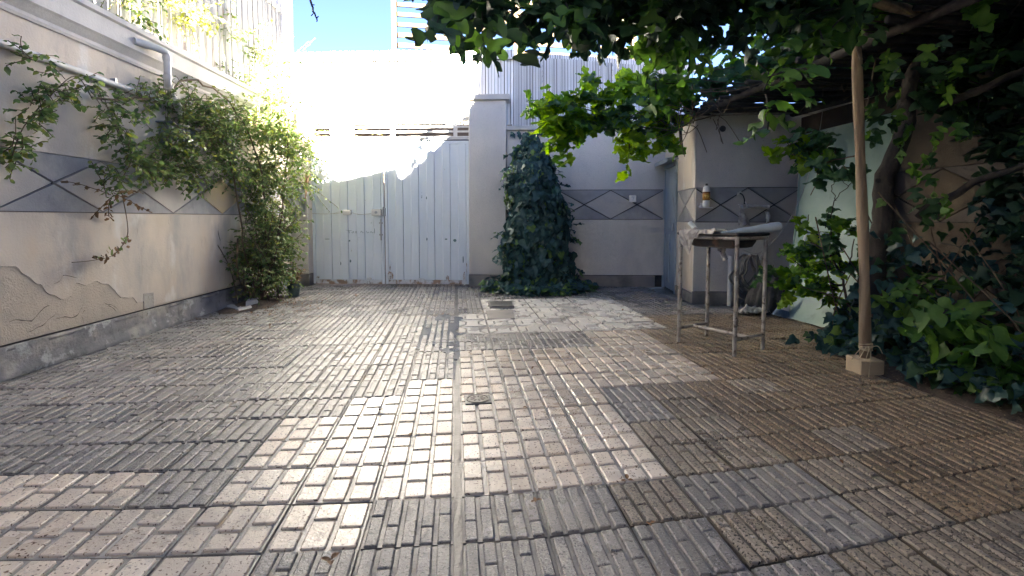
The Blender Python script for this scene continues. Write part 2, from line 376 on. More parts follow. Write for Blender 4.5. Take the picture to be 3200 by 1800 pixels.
class Plant:
    """stems and leaves of one plant; the leaves that show largest become objects of their own"""
    def __init__(s, root, base, kind, mats, size, n_single=300, weights=(5, 4, 1)):
        s.root = root; s.base = Vector(base); s.mats = mats; s.size = size; s.n = n_single; s.kind = kind; s.w = weights
        s.items = []; s.stem = MB(); s.shapes = [leaf_shape(kind, .05 + .28 * k, .45 * ((k % 2) - .25), .07 + .02 * k, k) for k in range(3)]
    def leaf(s, p, d, nrm, k=1.0, mi=None):
        d = Vector(d); d = d.normalized() if d.length > 1e-6 else Vector((0, 0, -1))
        nrm = Vector(nrm); x = d.cross(nrm)
        if x.length < 1e-4: x = d.orthogonal()
        x.normalize(); z = x.cross(d)
        sz = s.size * k
        M = Matrix(((x.x * sz, d.x * sz, z.x * sz, p[0]), (x.y * sz, d.y * sz, z.y * sz, p[1]), (x.z * sz, d.z * sz, z.z * sz, p[2]), (0, 0, 0, 1)))
        if mi is None: mi = rnd.choices(range(len(s.mats)), s.w[:len(s.mats)])[0]
        s.items.append((M, rnd.randrange(3), mi))
    def spray(s, p, d, L, n, droop=.5, r=.003, k=1.0, mi=None, up=.6, alt=True, stem=True):
        p = Vector(p); d = Vector(d).normalized(); pts = [p.copy()]; step = L / n
        for i in range(n):
            d = (d + Vector((rnd.uniform(-.12, .12), rnd.uniform(-.12, .12), -droop * step + rnd.uniform(-.05, .05)))).normalized()
            p = p + d * step; pts.append(p.copy())
            side = d.cross(Vector((0, 0, 1)))
            side = side.normalized() if side.length > 1e-3 else Vector((1, 0, 0))
            for sg in ((1, -1) if not alt else ((1,) if i % 2 else (-1,))):
                ld = d * .45 + side * sg * .9 + Vector((rnd.gauss(0, .3), rnd.gauss(0, .3), rnd.gauss(-.15, .3)))
                nn = Vector((rnd.gauss(0, .45), rnd.gauss(-.15, .45), up + rnd.random() * .6))
                s.leaf(p, ld, nn, k * rnd.uniform(.7, 1.15), mi)
        if stem: s.stem.tube(pts[::2] if len(pts) > 6 else pts, r, 4, cap=False)
    def blob(s, c, rad, n, L=(.2, .4), per=9, droop=.6, k=1.0, mi=None, out=.6, clump=.0, r=.003, up=.6, keep=None):
        c = Vector(c); done = 0; tries = 0
        while done < n and tries < n * 6:
            tries += 1
            q = Vector((rnd.gauss(0, 1), rnd.gauss(0, 1), rnd.gauss(0, 1))).normalized() * (rnd.random() ** .45)
            p = c + Vector((q.x * rad[0], q.y * rad[1], q.z * rad[2]))
            if clump and noise.noise(p * 2.6) < clump * rnd.uniform(-.4, 1): continue
            if keep and not keep(p): continue
            d = q * out + Vector((rnd.gauss(0, .6), rnd.gauss(0, .6), rnd.gauss(.1, .5)))
            s.spray(p, d, rnd.uniform(*L), max(2, int(per * rnd.uniform(.7, 1.3))), droop, r, k, mi, up)
            done += 1
    def finish(s, stem_mat, stem_name='stem', n_single=None, leaf_name='leaf', mass='foliage'):
        n1 = s.n if n_single is None else n_single
        if s.stem.f: s.stem.build(stem_name, stem_mat, s.root, s.base, smooth='all')
        sc_ = []
        for i, (M, v, mi) in enumerate(s.items):
            dd = shows(M.translation)
            if dd: sc_.append((dd / s.size, i))
        sc_.sort()
        # the nearest that show, mixed with a share of the rest that show
        pick = set(i for _, i in sc_[:n1])
        me_ = {}
        Mb = Matrix.Translation(-s.base)
        for i in sorted(pick):
            M, v, mi = s.items[i]
            if (v, mi) not in me_:
                m_ = bpy.data.meshes.new(leaf_name); m_.from_pydata(s.shapes[v][0], [], s.shapes[v][1]); m_.materials.append(s.mats[mi])
                m_.polygons.foreach_set('use_smooth', [True] * len(m_.polygons)); me_[v, mi] = m_
            o = link_mesh(leaf_name, me_[v, mi], s.root); o.matrix_local = Mb @ M
        rest = [it for i, it in enumerate(s.items) if i not in pick]
        if rest:
            VV = []; FF = []; MI = []; b = 0
            arrs = [np.array(sh[0]) for sh in s.shapes]
            for M, v, mi in rest:
                A = np.array(M)
                VV.append(arrs[v] @ A[:3, :3].T + A[:3, 3] - np.array(s.base))
                FF += [tuple(b + k for k in f) for f in s.shapes[v][1]]; MI += [mi] * len(s.shapes[v][1]); b += len(arrs[v])
            m_ = bpy.data.meshes.new(mass); m_.from_pydata(np.concatenate(VV).tolist(), [], FF)
            for mm in s.mats: m_.materials.append(mm)
            m_.polygons.foreach_set('material_index', MI); m_.polygons.foreach_set('use_smooth', [True] * len(FF))
            tag(link_mesh(mass, m_, s.root), kind='stuff')

def curve(pts, n=8, jit=0.0):
    """a smooth line through points"""
    P = [Vector(p) for p in pts]; out = []
    for i in range(len(P) - 1):
        a, b, c, d = P[max(i - 1, 0)], P[i], P[i + 1], P[min(i + 2, len(P) - 1)]
        for k in range(n):
            t = k / n
            q = .5 * ((2 * b) + (c - a) * t + (2 * a - 5 * b + 4 * c - d) * t * t + (3 * b - a - 3 * c + d) * t ** 3)
            out.append(q + Vector((rnd.gauss(0, jit), rnd.gauss(0, jit), rnd.gauss(0, jit))) if jit else q)
    return out + [P[-1]]

# ================================================================== the setting
g = MB(); g.box(-250, 250, -150, 450, -.5, -.03)
tag(g.build('ground', GROUND), kind='structure')

# ------------------------------------------------------------------ paving
def warp(u, v):
    fade = math.exp(-max(v - 1.8, -.6) / 2.2)
    return (u, v + (.17 if u > 0 else .10) * (math.sqrt(u * u + 1) - 1) * fade)

def terrazzo(name, c1, c2, specks, bump, wet=(.12, .42), spec=.5, bscale=90, dirt=.62, light=.35):
    m = mat(name, c1, c2, 1.6, rough=wet[0], rough2=wet[1], rscale=2.3, bump=bump, bscale=bscale, spec=spec, rand=.17, specks=specks,
            stains=((tuple(x * .55 for x in c1), 1.3, .5, .72, dirt), ((.17, .13, .095), .75, .52, .66, .4), ((.09, .085, .08), 9, .60, .72, .6), (tuple(min(.6, x * 1.3) for x in c1), 3.0, .56, .7, light)))
    return m
T_CREAM = terrazzo('tile_cream', (.57, .475, .375), (.60, .53, .445), (((.13, .085, .06), 85, .615, .66), ((.52, .47, .41), 130, .66, .70)), .26, (.20, .46))
T_GREY = terrazzo('tile_grey', (.255, .235, .212), (.20, .188, .175), (((.10, .098, .095), 110, .58, .64), ((.34, .325, .31), 150, .63, .68)), .55, (.15, .42))
T_BROWN = terrazzo('tile_brown', (.24, .172, .108), (.185, .135, .088), (((.035, .028, .022), 80, .53, .60), ((.36, .28, .19), 110, .60, .66)), .85, (.28, .55))
T_MIX = terrazzo('tile_grey_brown', (.27, .225, .175), (.21, .178, .142), (((.06, .05, .042), 90, .55, .62), ((.36, .30, .23), 120, .61, .67)), .8, (.2, .5))
T_WHITE = terrazzo('tile_pale', (.60, .565, .51), (.56, .53, .48), (((.25, .23, .20), 100, .63, .68),), .2, (.2, .45), dirt=.35)
T_JOINT = mat('tile_groove', (.165, .155, .145), (.105, .10, .095), 3, rough=.28, rough2=.6, rscale=2.5, bump=.5, bscale=70, stains=(((.27, .20, .12), 2.2, .56, .7, .7),))
T_JOINT_B = mat('tile_groove_brown', (.085, .065, .045), (.05, .04, .03), 3, rough=.4, rough2=.7, rscale=2.5, bump=.5, bscale=70)
T_JOINT_L = mat('tile_groove_pale', (.30, .28, .25), (.22, .205, .185), 3, rough=.12, rough2=.45, rscale=2.5, bump=.4, bscale=70, stains=(((.34, .22, .10), 1.8, .6, .7, .7), ((.09, .085, .08), 4, .55, .7, .7)))

def pattern(kind, r_):
    """the raised blocks of one tile, as polygons in the unit square"""
    out = []
    if kind == 'A':
        sp = r_.choice(([.56, .38, .52], [.42, .6, .42], [.6, .44, .58]))
        for i in range(3):
            for b0, b1 in ((0, sp[i]), (sp[i], 1)): out.append((i / 3, (i + 1) / 3, b0, b1))
        gap = .028
    elif kind == 'B':
        n = 5; alt = r_.choice((0, 1)); gapb = .009
        for i in range(n):
            k = (i + alt) % 2
            cut = [.64 + r_.uniform(-.08, .08)] if k else [.34 + r_.uniform(-.08, .08)]
            if r_.random() < .25: cut = []
            e = [0] + cut + [1]
            for j in range(len(e) - 1): out.append((i / n, (i + 1) / n, e[j], e[j + 1]))
        gap = .024
    else:
        a, b = .27, .30
        P = [[(0, 0), (a, b), (a, 1 - b), (0, 1)], [(1, 0), (1, 1), (1 - a, 1 - b), (1 - a, b)],
             [(0, 0), (1, 0), (1 - a, b), (1 - a, 1 - b), (1, 1), (0, 1), (a, 1 - b), (a, b)]]
        return [inset_poly(p, .032) for p in P], .014
    polys = []
    for a0, a1, b0, b1 in out:
        gb = gapb if kind == 'B' else gap; a0 += gap; a1 -= gap; b0 += gb; b1 -= gb; c = .022 if kind == 'A' else .012
        polys.append([(a0 + c, b0), (a1 - c, b0), (a1, b0 + c), (a1, b1 - c), (a1 - c, b1), (a0 + c, b1), (a0, b1 - c), (a0, b0 + c)])
    return polys, .018

def tile_mb(kind, u0, u1, v0, v1, r_):
    mb = MB(); j = .004
    dz = r_.uniform(-.0025, .0025); tx = r_.uniform(-.004, .004); ty = r_.uniform(-.004, .004)
    def at(a, b, z):
        x, y = warp(u0 + j + (u1 - u0 - 2 * j) * a, v0 + j + (v1 - v0 - 2 * j) * b)
        return (x, y, z + dz + tx * (a - .5) + ty * (b - .5))
    polys, bev = pattern(kind, r_)
    low = -.010 if kind != 'C' else -.012
    q = [(0, 0), (1, 0), (1, 1), (0, 1)]
    mb.add([at(a, b, -.024) for a, b in q] + [at(a, b, low) for a, b in q],
           [(4, 5, 6, 7), (0, 1, 5, 4), (1, 2, 6, 5), (2, 3, 7, 6), (3, 0, 4, 7)], 1)
    for p in polys:
        n = len(p); t = inset_poly(p, bev); hz = r_.uniform(-.0022, .0016) + (-.004 if r_.random() < .05 and kind == 'B' else 0)
        mb.add([at(a, b, low - .002) for a, b in p] + [at(a, b, -.003 + hz) for a, b in inset_poly(p, bev * .25)] + [at(a, b, hz) for a, b in t],
               [tuple(range(2 * n, 3 * n))] + [(i, (i + 1) % n, n + (i + 1) % n, n + i) for i in range(n)] + [(n + i, n + (i + 1) % n, 2 * n + (i + 1) % n, 2 * n + i) for i in range(n)], 0)
    return mb

mb = MB(); mb.grid(lambda a, b: (-3.45 + 8.1 * a, .5 + 8.9 * b, -.021), 4, 4)
pave = tag(mb.build('courtyard_pavement', T_JOINT), 'courtyard floor of old patterned terrazzo tiles, wet in places', None, kind='structure')
ROWS = [1.14, 1.45, 1.76, 2.07, 2.38, 2.69, 3.0, 3.31, 3.65, 4.05, 4.42, 4.74, 5.05] + [5.05 + .36 * k for k in range(1, 12)]
tiles = []
for ri in range(len(ROWS) - 1):
    r = ri - 1; v0, v1 = ROWS[ri], ROWS[ri + 1]
    for c in range(-10, 13):
        if c >= 0: u0, u1 = .014 + .315 * c, .014 + .315 * (c + 1)
        else: u0, u1 = -.014 + .33 * c, -.014 + .33 * (c + 1)
        um, vm = (u0 + u1) / 2, (v0 + v1) / 2; x, y = warp(um, vm)
        if x > 3.15 and y < 3.9: continue
        if x > 3.5 and y < 4.6: continue
        if x > 3.3 and y > 6.3: continue
        if x < -3.57 + .084 * y - .1: continue
        if y > 8.75 - .15 * x + .12: continue
        if c >= 0:
            k = 'B'
            if 2 <= r <= 5 and c <= 2: k = 'A'
            elif r == 6 and c <= 5: k = 'A'
            elif r in (7, 8) and c <= 5: k = 'A'
            elif r in (9, 10) and c in (4, 5): k = 'A'
            elif r >= 11 and c <= 6 and not (c == 0 and r > 13) and not (r > 16) : k = 'C'
            elif r > 16 and c > 1: k = 'B'
        else:
            k = 'B'
            if r <= 0 and c <= -3: k = 'A'
            elif r == 1 and c <= -2: k = 'A'
            elif r == 2 and (c >= -3 or c <= -5): k = 'A'
            elif r in (3, 4) and c >= -3: k = 'A'
            elif r == 5 and c >= -2: k = 'A'
            elif r == 6 and c == -1: k = 'A'
        bt = um - 1.0 - .3 * max(0, 2.2 - vm) + rnd.uniform(-.75, .75) if k == 'B' and c >= 0 and r < 13 and not (r in (9, 10) and c < 5) else -1
        brown = bt > .55; mixed = bt > -.1
        mats = [T_CREAM, T_JOINT_L] if k == 'A' else [T_WHITE, T_JOINT] if k == 'C' else [T_BROWN, T_JOINT_B] if brown else [T_MIX, T_JOINT_B] if mixed else [T_GREY, T_JOINT]
        d = shows((x, y, 0), 1.15)
        tiles.append((d if d else 99, k, u0, u1, v0, v1, mats))
tiles.sort(key=lambda t: t[0])
rest = MB(); rest_m = [T_MIX, T_CREAM, T_JOINT_L, T_WHITE, T_BROWN, T_JOINT_B, T_GREY, T_JOINT]
for i, (d, k, u0, u1, v0, v1, mats) in enumerate(tiles):
    t = tile_mb(k, u0, u1, v0, v1, rnd)
    if i < 300: t.build('tile', mats, pave)
    else:
        b = len(rest.v); rest.v += t.v; rest.f += [tuple(b + q for q in f) for f in t.f]; rest.m += [rest_m.index(mats[m]) for m in t.m]
tag(rest.build('tile', rest_m, pave), kind='stuff')

# drainage channel down the middle: bed, standing water
gm = MB()
gm.grid(lambda a, b: (-.015 + .03 * a, 1.0 + 7.7 * b, -.011 + .003 * noise.noise(Vector((a * 2, b * 40, 0)))), 2, 60)
gm.build('drain_channel', CHANNEL, pave)
def puddle(cx, cy, rx, ry, z, seed, n=40, amp=.45):
    m = MB(); vs = [(cx, cy, z)]
    for i in range(n):
        w = 2 * PI * i / n; k = 1 + amp * noise.noise(Vector((math.cos(w) * 1.6, math.sin(w) * 1.6, seed)))+ .2 * noise.noise(Vector((math.cos(w) * 6, math.sin(w) * 6, seed)))
        vs.append((cx + rx * k * math.cos(w), cy + ry * k * math.sin(w), z))
    m.add(vs, [(0, 1 + i, 1 + (i + 1) % n) for i in range(n)])
    return tag(m.build('puddle', WATER), kind='structure')
puddle(-.20, 5.35, .26, .8, -.0022, 3.3, n=90, amp=.9)
puddle(-.03, 4.4, .06, .6, -.004, 5.1, n=60, amp=.8)

# soil bed on the right, soil under the rose on the left
s_ = MB()
SOIL_EDGE = [(.2, 3.32), (2.2, 3.18), (2.75, 3.08), (3.5, 3.04), (4.1, 3.28), (4.7, 3.72), (5.3, 3.86), (6.3, 3.9)]
def soil_edge(y):
    for (a, xa), (b, xb) in zip(SOIL_EDGE, SOIL_EDGE[1:]):
        if y <= b: return xa + (xb - xa) * max(0, (y - a)) / (b - a)
    return SOIL_EDGE[-1][1]
def soil_pt(a, b):
    y = .2 + 6.0 * b; x0 = soil_edge(y) + .04 * noise.noise(Vector((y * 3, 0, 0))); x = x0 + (4.6 - x0) * a
    return (x, y, -.012 + .11 * min(1, a * 4) + .03 * noise.noise(Vector((x * 4, y * 4, 1))) * min(1, a * 6))
s_.grid(soil_pt, 14, 60)
tag(s_.build('soil_bed', SOIL, smooth='all'), kind='structure')
s_ = MB()
def soil2(a, b):
    w = 2 * PI * a; k = b * (1 + .2 * noise.noise(Vector((math.cos(w), math.sin(w), 4))))
    return (-2.72 + .30 * k * math.cos(w), 7.15 + .72 * k * math.sin(w), .06 * (1 - b) + .004 + .02 * noise.noise(Vector((k * 5 * math.cos(w), k * 5 * math.sin(w), 2))) * (1 - b))
s_.grid(soil2, 28, 7)
tag(s_.build('soil_patch', SOIL, smooth='all'), kind='structure')

# ------------------------------------------------------------------ walls: shared helpers
def band(parent, off, s0, s1, cross, period, z0, z1, d0, d1, f=None, odd=None, PL_LIGHT=PL_LIGHT, PL_DARK=PL_DARK):
    """a row of beige diamonds between grey triangles, each piece an object of its own"""
    zc = (z0 + z1) / 2; k0 = int((s0 - cross) / period) - 2
    for k in range(k0, k0 + int((s1 - s0) / period) + 5):
        c = cross + k * period; h = period / 2
        for poly, m in (([(c, zc), (c + h, z0), (c + period, zc), (c + h, z1)], PL_LIGHT),
                        ([(c - h, z1), (c, zc), (c + h, z1)], PL_DARK), ([(c - h, z0), (c + h, z0), (c, zc)], PL_DARK)):
            p = clip_s(poly, s0, s1)
            if len(p) < 3: continue
            A = abs(sum(p[i - 1][0] * p[i][1] - p[i][0] * p[i - 1][1] for i in range(len(p)))) / 2
            if A < .002: continue
            if odd and odd(c): m = PL_YELLOW if m is PL_LIGHT else m
            MB().prism(inset_poly(p, .006), d0, d1, f, inset=.004).build('panel', m, parent, off)

def rough_edge(pts, amp, n=6, seed=0):
    out = []
    for (a, b), (c, d) in zip(pts, pts[1:]):
        for k in range(n):
            t = k / n; x, z = a + (c - a) * t, b + (d - b) * t
            out.append((x + amp * noise.noise(Vector((x * 9, z * 9, seed))), z + amp * 1.3 * noise.noise(Vector((x * 11, z * 11, seed + 7)))))
    return out + [pts[-1]]

def crack(parent, off, pts, w, d, f=None):
    """a thin ragged split: a dark sliver standing just off the plaster"""
    p = rough_edge(pts, .03, 5, rnd.random() * 50); n = len(p)
    f = f or (lambda a, b, dd: (a, -dd, b))
    mb_ = MB(); vs = []
    for i, (a, b) in enumerate(p):
        k = w * (.25 + rnd.random()) * (math.sin(PI * (i + .5) / n) ** .5)
        vs += [f(a, b - k / 2, d), f(a + .3 * k, b + k / 2, d)]
    mb_.add(vs, [(2 * i, 2 * i + 2, 2 * i + 3, 2 * i + 1) for i in range(n - 1)])
    mb_.build('crack', GAP, parent, off)

# ------------------------------------------------------------------ left boundary wall
LA = math.atan2(.996, .084)
lw = thing('boundary_wall', 'long beige plaster wall on the left with peeling lower coat and diamond band', 'wall', (-3.57, 0, 0), LA)
S0, S1 = -2.0, 9.05
m = MB(); m.box(S0, S1, .0, .28, 0, 2.9); m.build('wall_core', GAP, lw)
UP = [(S0, 1.665), (S1, 1.665), (S1, 2.64), (S0, 2.64)]
MB().prism(UP, -.01, .03).build('upper_plaster', PL_WARM, lw)
band(lw, (0, 0, 0), S0, S1, 4.46, .985, 1.205, 1.66, -.01, .026, odd=lambda c: 5.9 < c < 6.6)
low = [(S0, .25), (S1, .25), (S1, 1.20), (S0, 1.20)]
MB().prism(low, -.01, .022).build('undercoat', PL_RAW, lw)
edge = [(S0, .62), (2.6, .80), (3.4, .70), (3.95, .82), (4.10, .78), (4.22, .70), (4.34, .58), (4.46, .50), (4.58, .515), (4.62, .60), (4.76, .60), (4.95, .57), (5.05, .49), (5.12, .40), (5.25, .385), (5.32, .345), (5.42, .33), (5.44, .262), (S1, .262)]
skin = rough_edge(rough_edge(edge[:-2], .022, 7, 3), .007, 3, 11) + edge[-2:] + [(S1, 1.196), (S0, 1.196)]
MB().prism(skin, .016, .028, inset=.004).build('finish_plaster', PL_WARM, lw)
MB().prism([(5.41, .25), (5.56, .25), (5.56, .40), (5.41, .41)], .018, .031, inset=.003).build('plaster_patch', SKIRT, lw)
sk = MB(); 
def skp(a, b):
    s = S0 + (S1 - S0) * a; z = .232 * b
    bulge = .012 * noise.noise(Vector((s * 3, z * 5, 0))) + .006 * noise.noise(Vector((s * 12, z * 14, 3)))
    return (s, -(.030 + bulge + (.02 if b < .2 else 0)), z)
sk.grid(skp, 240, 6); sk.box(S0, S1, -.029, 0, .20, .2325)
sk.build('skirting', SKIRT, lw, smooth='all')
m = MB()
prof = [(0, 2.63), (.05, 2.63), (.06, 2.65), (.05, 2.68), (.10, 2.73), (.12, 2.745), (.12, 2.90), (.15, 2.91), (.15, 2.955), (-.28, 2.955), (-.28, 2.80), (0, 2.80)]
n_ = len(prof); cs = [S0, 0, 2, 3.5, 4.5, 5.5, 6.5, 7.5, 8.3, S1]
vs = [(s, -d - .004 * noise.noise(Vector((s, d, z))), z + .006 * noise.noise(Vector((s * 1.3, z, 5)))) for s in cs for d, z in prof]
m.add(vs, [(i * n_ + a, i * n_ + (a + 1) % n_, (i + 1) * n_ + (a + 1) % n_, (i + 1) * n_ + a) for i in range(len(cs) - 1) for a in range(n_)] + [tuple(range(n_)), tuple((len(cs) - 1) * n_ + a for a in range(n_ - 1, -1, -1))])
m.build('cornice', CORN, lw)
for pts, w in (([(4.03, .42), (4.2, .40), (4.36, .47)], .012), ([(4.42, .37), (4.55, .34), (4.66, .40), (4.72, .49)], .016), ([(4.15, .30), (4.3, .33), (4.42, .40)], .010),
               ([(4.68, .25), (4.66, .31), (4.70, .36)], .012), ([(5.05, .27), (5.02, .33), (4.95, .36)], .014), ([(4.9, .42), (5.0, .38), (5.08, .30)], .009)):
    crack(lw, (0, 0, 0), pts, w * .6, .0235)
for pts, w in (([(5.36, 1.19), (5.37, .95), (5.38, .62)], .006), ([(5.86, 1.2), (5.85, 1.0), (5.87, .5)], .004), ([(6.85, 1.18), (6.80, 1.0), (6.84, .82)], .03), ([(4.62, .66), (4.50, .68), (4.4, .62)], .006)):
    crack(lw, (0, 0, 0), pts, w * .8, .0292)

# pipes on the wall
def lwp(s, d, z):          # wall coordinates -> world
    return (-3.57 + .084 * s / math.hypot(.084, .996) + .996 * d, .996 * s - .084 * d, z)
t = thing('waste_pipe', 'long thin white pipe running level along the left wall under the cornice', 'pipe', lwp(1, .06, 2.39), LA)
MB().tube([(0, 0, 0), (1.5, 0, .005), (3.2, 0, -.008), (3.34, 0, -.01), (4.8, 0, -.03), (6.2, 0, -.05)], .026, 12).build('pipe', PVC, t, smooth=True)
for x in (3.33, 5.2): MB().tube([(x, 0, -.012), (x + .06, 0, -.012)], .031, 12).build('collar', PVC, t, smooth=True)
for x in (1.0, 2.6, 4.1): MB().box(x, x + .02, -.02, .03, -.035, .03).build('bracket', ZINC, t)
t = thing('downpipe', 'white plastic downpipe with two elbows coming over the cornice', 'pipe', lwp(5.6, .18, 2.4), LA)
pp = curve([(-.30, .06, .42), (-.05, -.03, .42), (.02, -.04, .38), (.02, -.04, .16), (.06, -.02, .10), (.20, .04, .07), (.25, .04, .0), (.33, .06, -.04), (.40, .09, -.12)], 5)
MB().tube(pp, .034, 12).build('pipe', PVC, t, smooth=True)
for k in (10, 14, 20, 30): MB().tube([pp[k], pp[k] + (pp[k + 1] - pp[k]).normalized() * .05], .040, 12).build('collar', PVC, t, smooth=True)
# meter box half hidden by the rose
t = thing('meter_box', 'grey metal box on the left wall half hidden among rose leaves', 'box', lwp(5.98, .03, 1.94), LA)
m = MB(); m.box(-.24, .28, -.11, .02, -.02, .19, bev=.01); m.build('case', METER, t)
m = MB(); m.box(-.22, .26, -.122, -.1105, 0, .17, bev=.004); m.build('door', METER, t)
m = MB(); m.box(.02, .14, -.13, -.1225, .05, .14, bev=.003); m.build('window', GLASS_D, t)
m = MB(); m.box(-.28, .32, -.15, .02, .20, .215); m.build('rain_hood', METER, t)

# metal slat fence on top of the left wall
fn = thing('slat_fence', 'tall grey metal slat fence standing on top of the left wall', 'fence', lwp(0, -.12, 2.955), LA)
s = 4.45; k = 0
slat = MB(); slat.box(-.055, .055, -.006, .006, .03, 1.75, bev=.002); sm_ = slat.mesh('slat', FENCE_M)
bar = MB(); bar.tube([(0, 0, .0), (0, 0, 1.9)], .009, 6); bm_ = bar.mesh('bar', FENCE_M)
while s < 9.2:
    o = link_mesh('slat', sm_, fn); o.location = (s, .0 + rnd.uniform(-.01, .01), 0); o.rotation_euler = (0, R(rnd.uniform(-.8, .8)), R(rnd.uniform(-2.5, 2.5)))
    s += (.15 if s < 7.1 else .125) + rnd.uniform(-.012, .012)
s = 4.6
while s < 9.2:
    o = link_mesh('bar', bm_, fn); o.location = (s, -.05, 0); s += .16
for z in (.10, 1.62):
    m = MB(); m.box(4.4, 9.2, -.042, -.012, z, z + .035, bev=.004); m.build('rail', FENCE_M, fn)

# ------------------------------------------------------------------ back side: gate, pillars, wall, corrugated fence
BA = -math.atan(.15); BU = (math.cos(BA), math.sin(BA)); BN = (math.sin(BA), -math.cos(BA))
def bkp(s, d=0, z=0): return (s * BU[0] + d * BN[0], 8.75 + s * BU[1] + d * BN[1], z)

def pillar(s0, s1, label):
    t = thing('gate_pillar', label, 'pillar', bkp((s0 + s1) / 2), BA, group='plastered pillars beside the gate'); o = ((s0 + s1) / 2, 0, 0)
    m = MB(); m.box(s0, s1, -.10, .32, .205, 3.105, bev=.012); m.build('shaft', PL_GREY, t, o)
    m = MB(); m.box(s0 - .008, s1 + .008, -.112, .33, 0, .20, bev=.006); m.build('base', SKIRT_W, t, o)
    m = MB(); m.box(s0 - .05, s1 + .06, -.16, .38, 3.105, 3.195, bev=.01); m.build('cap', CONC, t, o)
pillar(.235, .86, 'plaster pillar with flat cap standing between the gate and the ivy')
pillar(-2.95, -2.52, 'plaster pillar behind the rose bush at the left edge of the gate')

gt = thing('metal_gate', 'pale blue white double steel gate with ribbed boards and rusty foot', 'gate', bkp(-1.13), BA); o = (-1.13, 0, 0)
def gleaf(s0, s1, n, rev=False):
    lf = MB(); w = .045
    for a, b in ((s0, s0 + w), (s1 - w, s1)): lf.box(a, b, -.022, .02, .03, 2.46, bev=.003)
    lf.box(s0 + w, s1 - w, -.022, .02, 2.41, 2.46, bev=.003)
    root = lf.build('gate_leaf', GATE, gt, o)
    pw = (s1 - s0 - 2 * w) / n
    for k in range(n):
        a = s0 + w + k * pw
        P = [(a + .001, .0), (a + pw * .48, .0), (a + pw * .52, .014), (a + pw * .97, .014), (a + pw - .004, -.006), (a + pw - .001, -.006)]
        m = MB(); vs = []
        for z in (.10, 2.41): vs += [(x, -d, z) for x, d in P]
        L = len(P); m.add(vs, [(i, i + 1, L + i + 1, L + i) for i in range(L - 1)])
        # the folded back edge gives the board thickness
        vs = []
        for z in (.10, 2.41): vs += [(x, -d + .012, z) for x, d in P]
        m.add(vs, [(L + i, L + i + 1, i + 1, i) for i in range(L - 1)])
        m.build('board', GATE, root, o)
    m = MB(); m.box(s0 + w, s1 - w, -.024, .02, .03, .10, bev=.003); m.build('foot_rail', RUST, root, o)
    m = MB()
    for a in ((s0 + .01, s0 + .12) if not rev else (s1 - .10, s1 - .012)), : m.box(a[0], a[1], -.0245, -.0235, .10, .26)
    return root
lfL = gleaf(-2.48, -1.235, 4); lfR = gleaf(-1.215, .225, 5, True)
# chips of bare metal and rust patches on the boards
def chip(parent, s, z, w, h, m_, d=.0155):
    p = [(s + w * .5 * (1 + .35 * noise.noise(Vector((a, s * 9, z)))) * math.cos(a), z + h * .5 * (1 + .5 * noise.noise(Vector((a * 2, z * 9, s)))) * math.sin(a)) for a in [2 * PI * i / 10 for i in range(10)]]
    mb_ = MB(); mb_.add([(x, -d, y) for x, y in p], [tuple(range(10))]); mb_.build('paint_chip', m_, parent, o)
TEAL = mat('bare_teal_undercoat', (.06, .14, .16), (.09, .16, .17), 20, rough=.6)
for s, z, w, h in ((-1.28, 1.10, .022, .16), (-1.28, .98, .018, .08), (-.17, .80, .05, .022), (-.02, .78, .06, .05), (-1.84, .77, .03, .03), (-2.23, .80, .09, .012), (-1.83, .42, .03, .05), (-2.0, .38, .02, .07), (-.5, .8, .02, .05), (.5 - 1.0, 1.5, .015, .05), (.12, .45, .02, .12)):
    chip(lfL if s < -1.22 else lfR, s, z, w, h, TEAL)
for s, z, w, h in ((-1.14, .17, .12, .15), (.14, .12, .05, .22), (-.35 + .2, .13, .06, .1), (-1.5, .12, .09, .04), (-.6, .115, .14, .03), (.18, .3, .02, .2), (-2.4, .14, .06, .05), (-1.24 + .1, .32, .02, .12)):
    chip(lfL if s < -1.22 else lfR, s, z, w, h, RUST, .0258)
# faint scratched scribble on the left leaf
m = MB()
for pts in ([(-1.90, .955), (-1.83, .945), (-1.80, .95)], [(-1.845, .94), (-1.84, .90)], [(-1.80, .92), (-1.78, .90), (-1.76, .92), (-1.78, .935)], [(-1.74, .90), (-1.72, .94), (-1.71, .90)], [(-1.65, .91), (-1.63, .94), (-1.61, .905), (-1.59, .92)],
            [(-1.54, .94), (-1.53, .905), (-1.50, .92)], [(-1.48, .91), (-1.46, .93), (-1.44, .905), (-1.42, .92)], [(-1.40, .98), (-1.40, .90)]):
    m.tube([(a, -.0155, b) for a, b in pts], .0035, 4)
m.build('scratched_scribble', TEAL, gt, o)
m = MB(); m.box(-1.93, -1.79, -.075, -.0155, 1.215, 1.30, bev=.008); m.build('junction_box', WHITE_ST, gt, o)
m = MB(); m.box(-1.43, -1.27, -.085, -.0235, 1.20, 1.31, bev=.008); lk = m.build('lock_box', WHITE_ST, gt, o)
m = MB(); m.lathe([(.0, 0), (.022, 0), (.022, .012), (.015, .014), (0, .014)], n=14)
mm = MB(); mm.v = [(-1.35 + x, -.085 - z, 1.255 + y) for x, y, z in m.v]; mm.f = m.f; mm.m = m.m; mm.build('keyhole', ZINC, lk, o)
m = MB(); m.box(-1.262, -1.20, -.045, -.0235, 1.19, 1.33, bev=.004)
m.tube([(-1.235, -.055, 1.19), (-1.235, -.055, 1.35)], .012, 8); m.build('hasp', ZINC, gt, o)
m = MB(); m.tube([(-1.285, -.035, .78), (-1.285, -.035, 1.14)], .012, 8)
for z in (.86, 1.06): m.box(-1.315, -1.255, -.045, -.0235, z, z + .03, bev=.003)
m.build('drop_bolt', ZINC, gt, o)
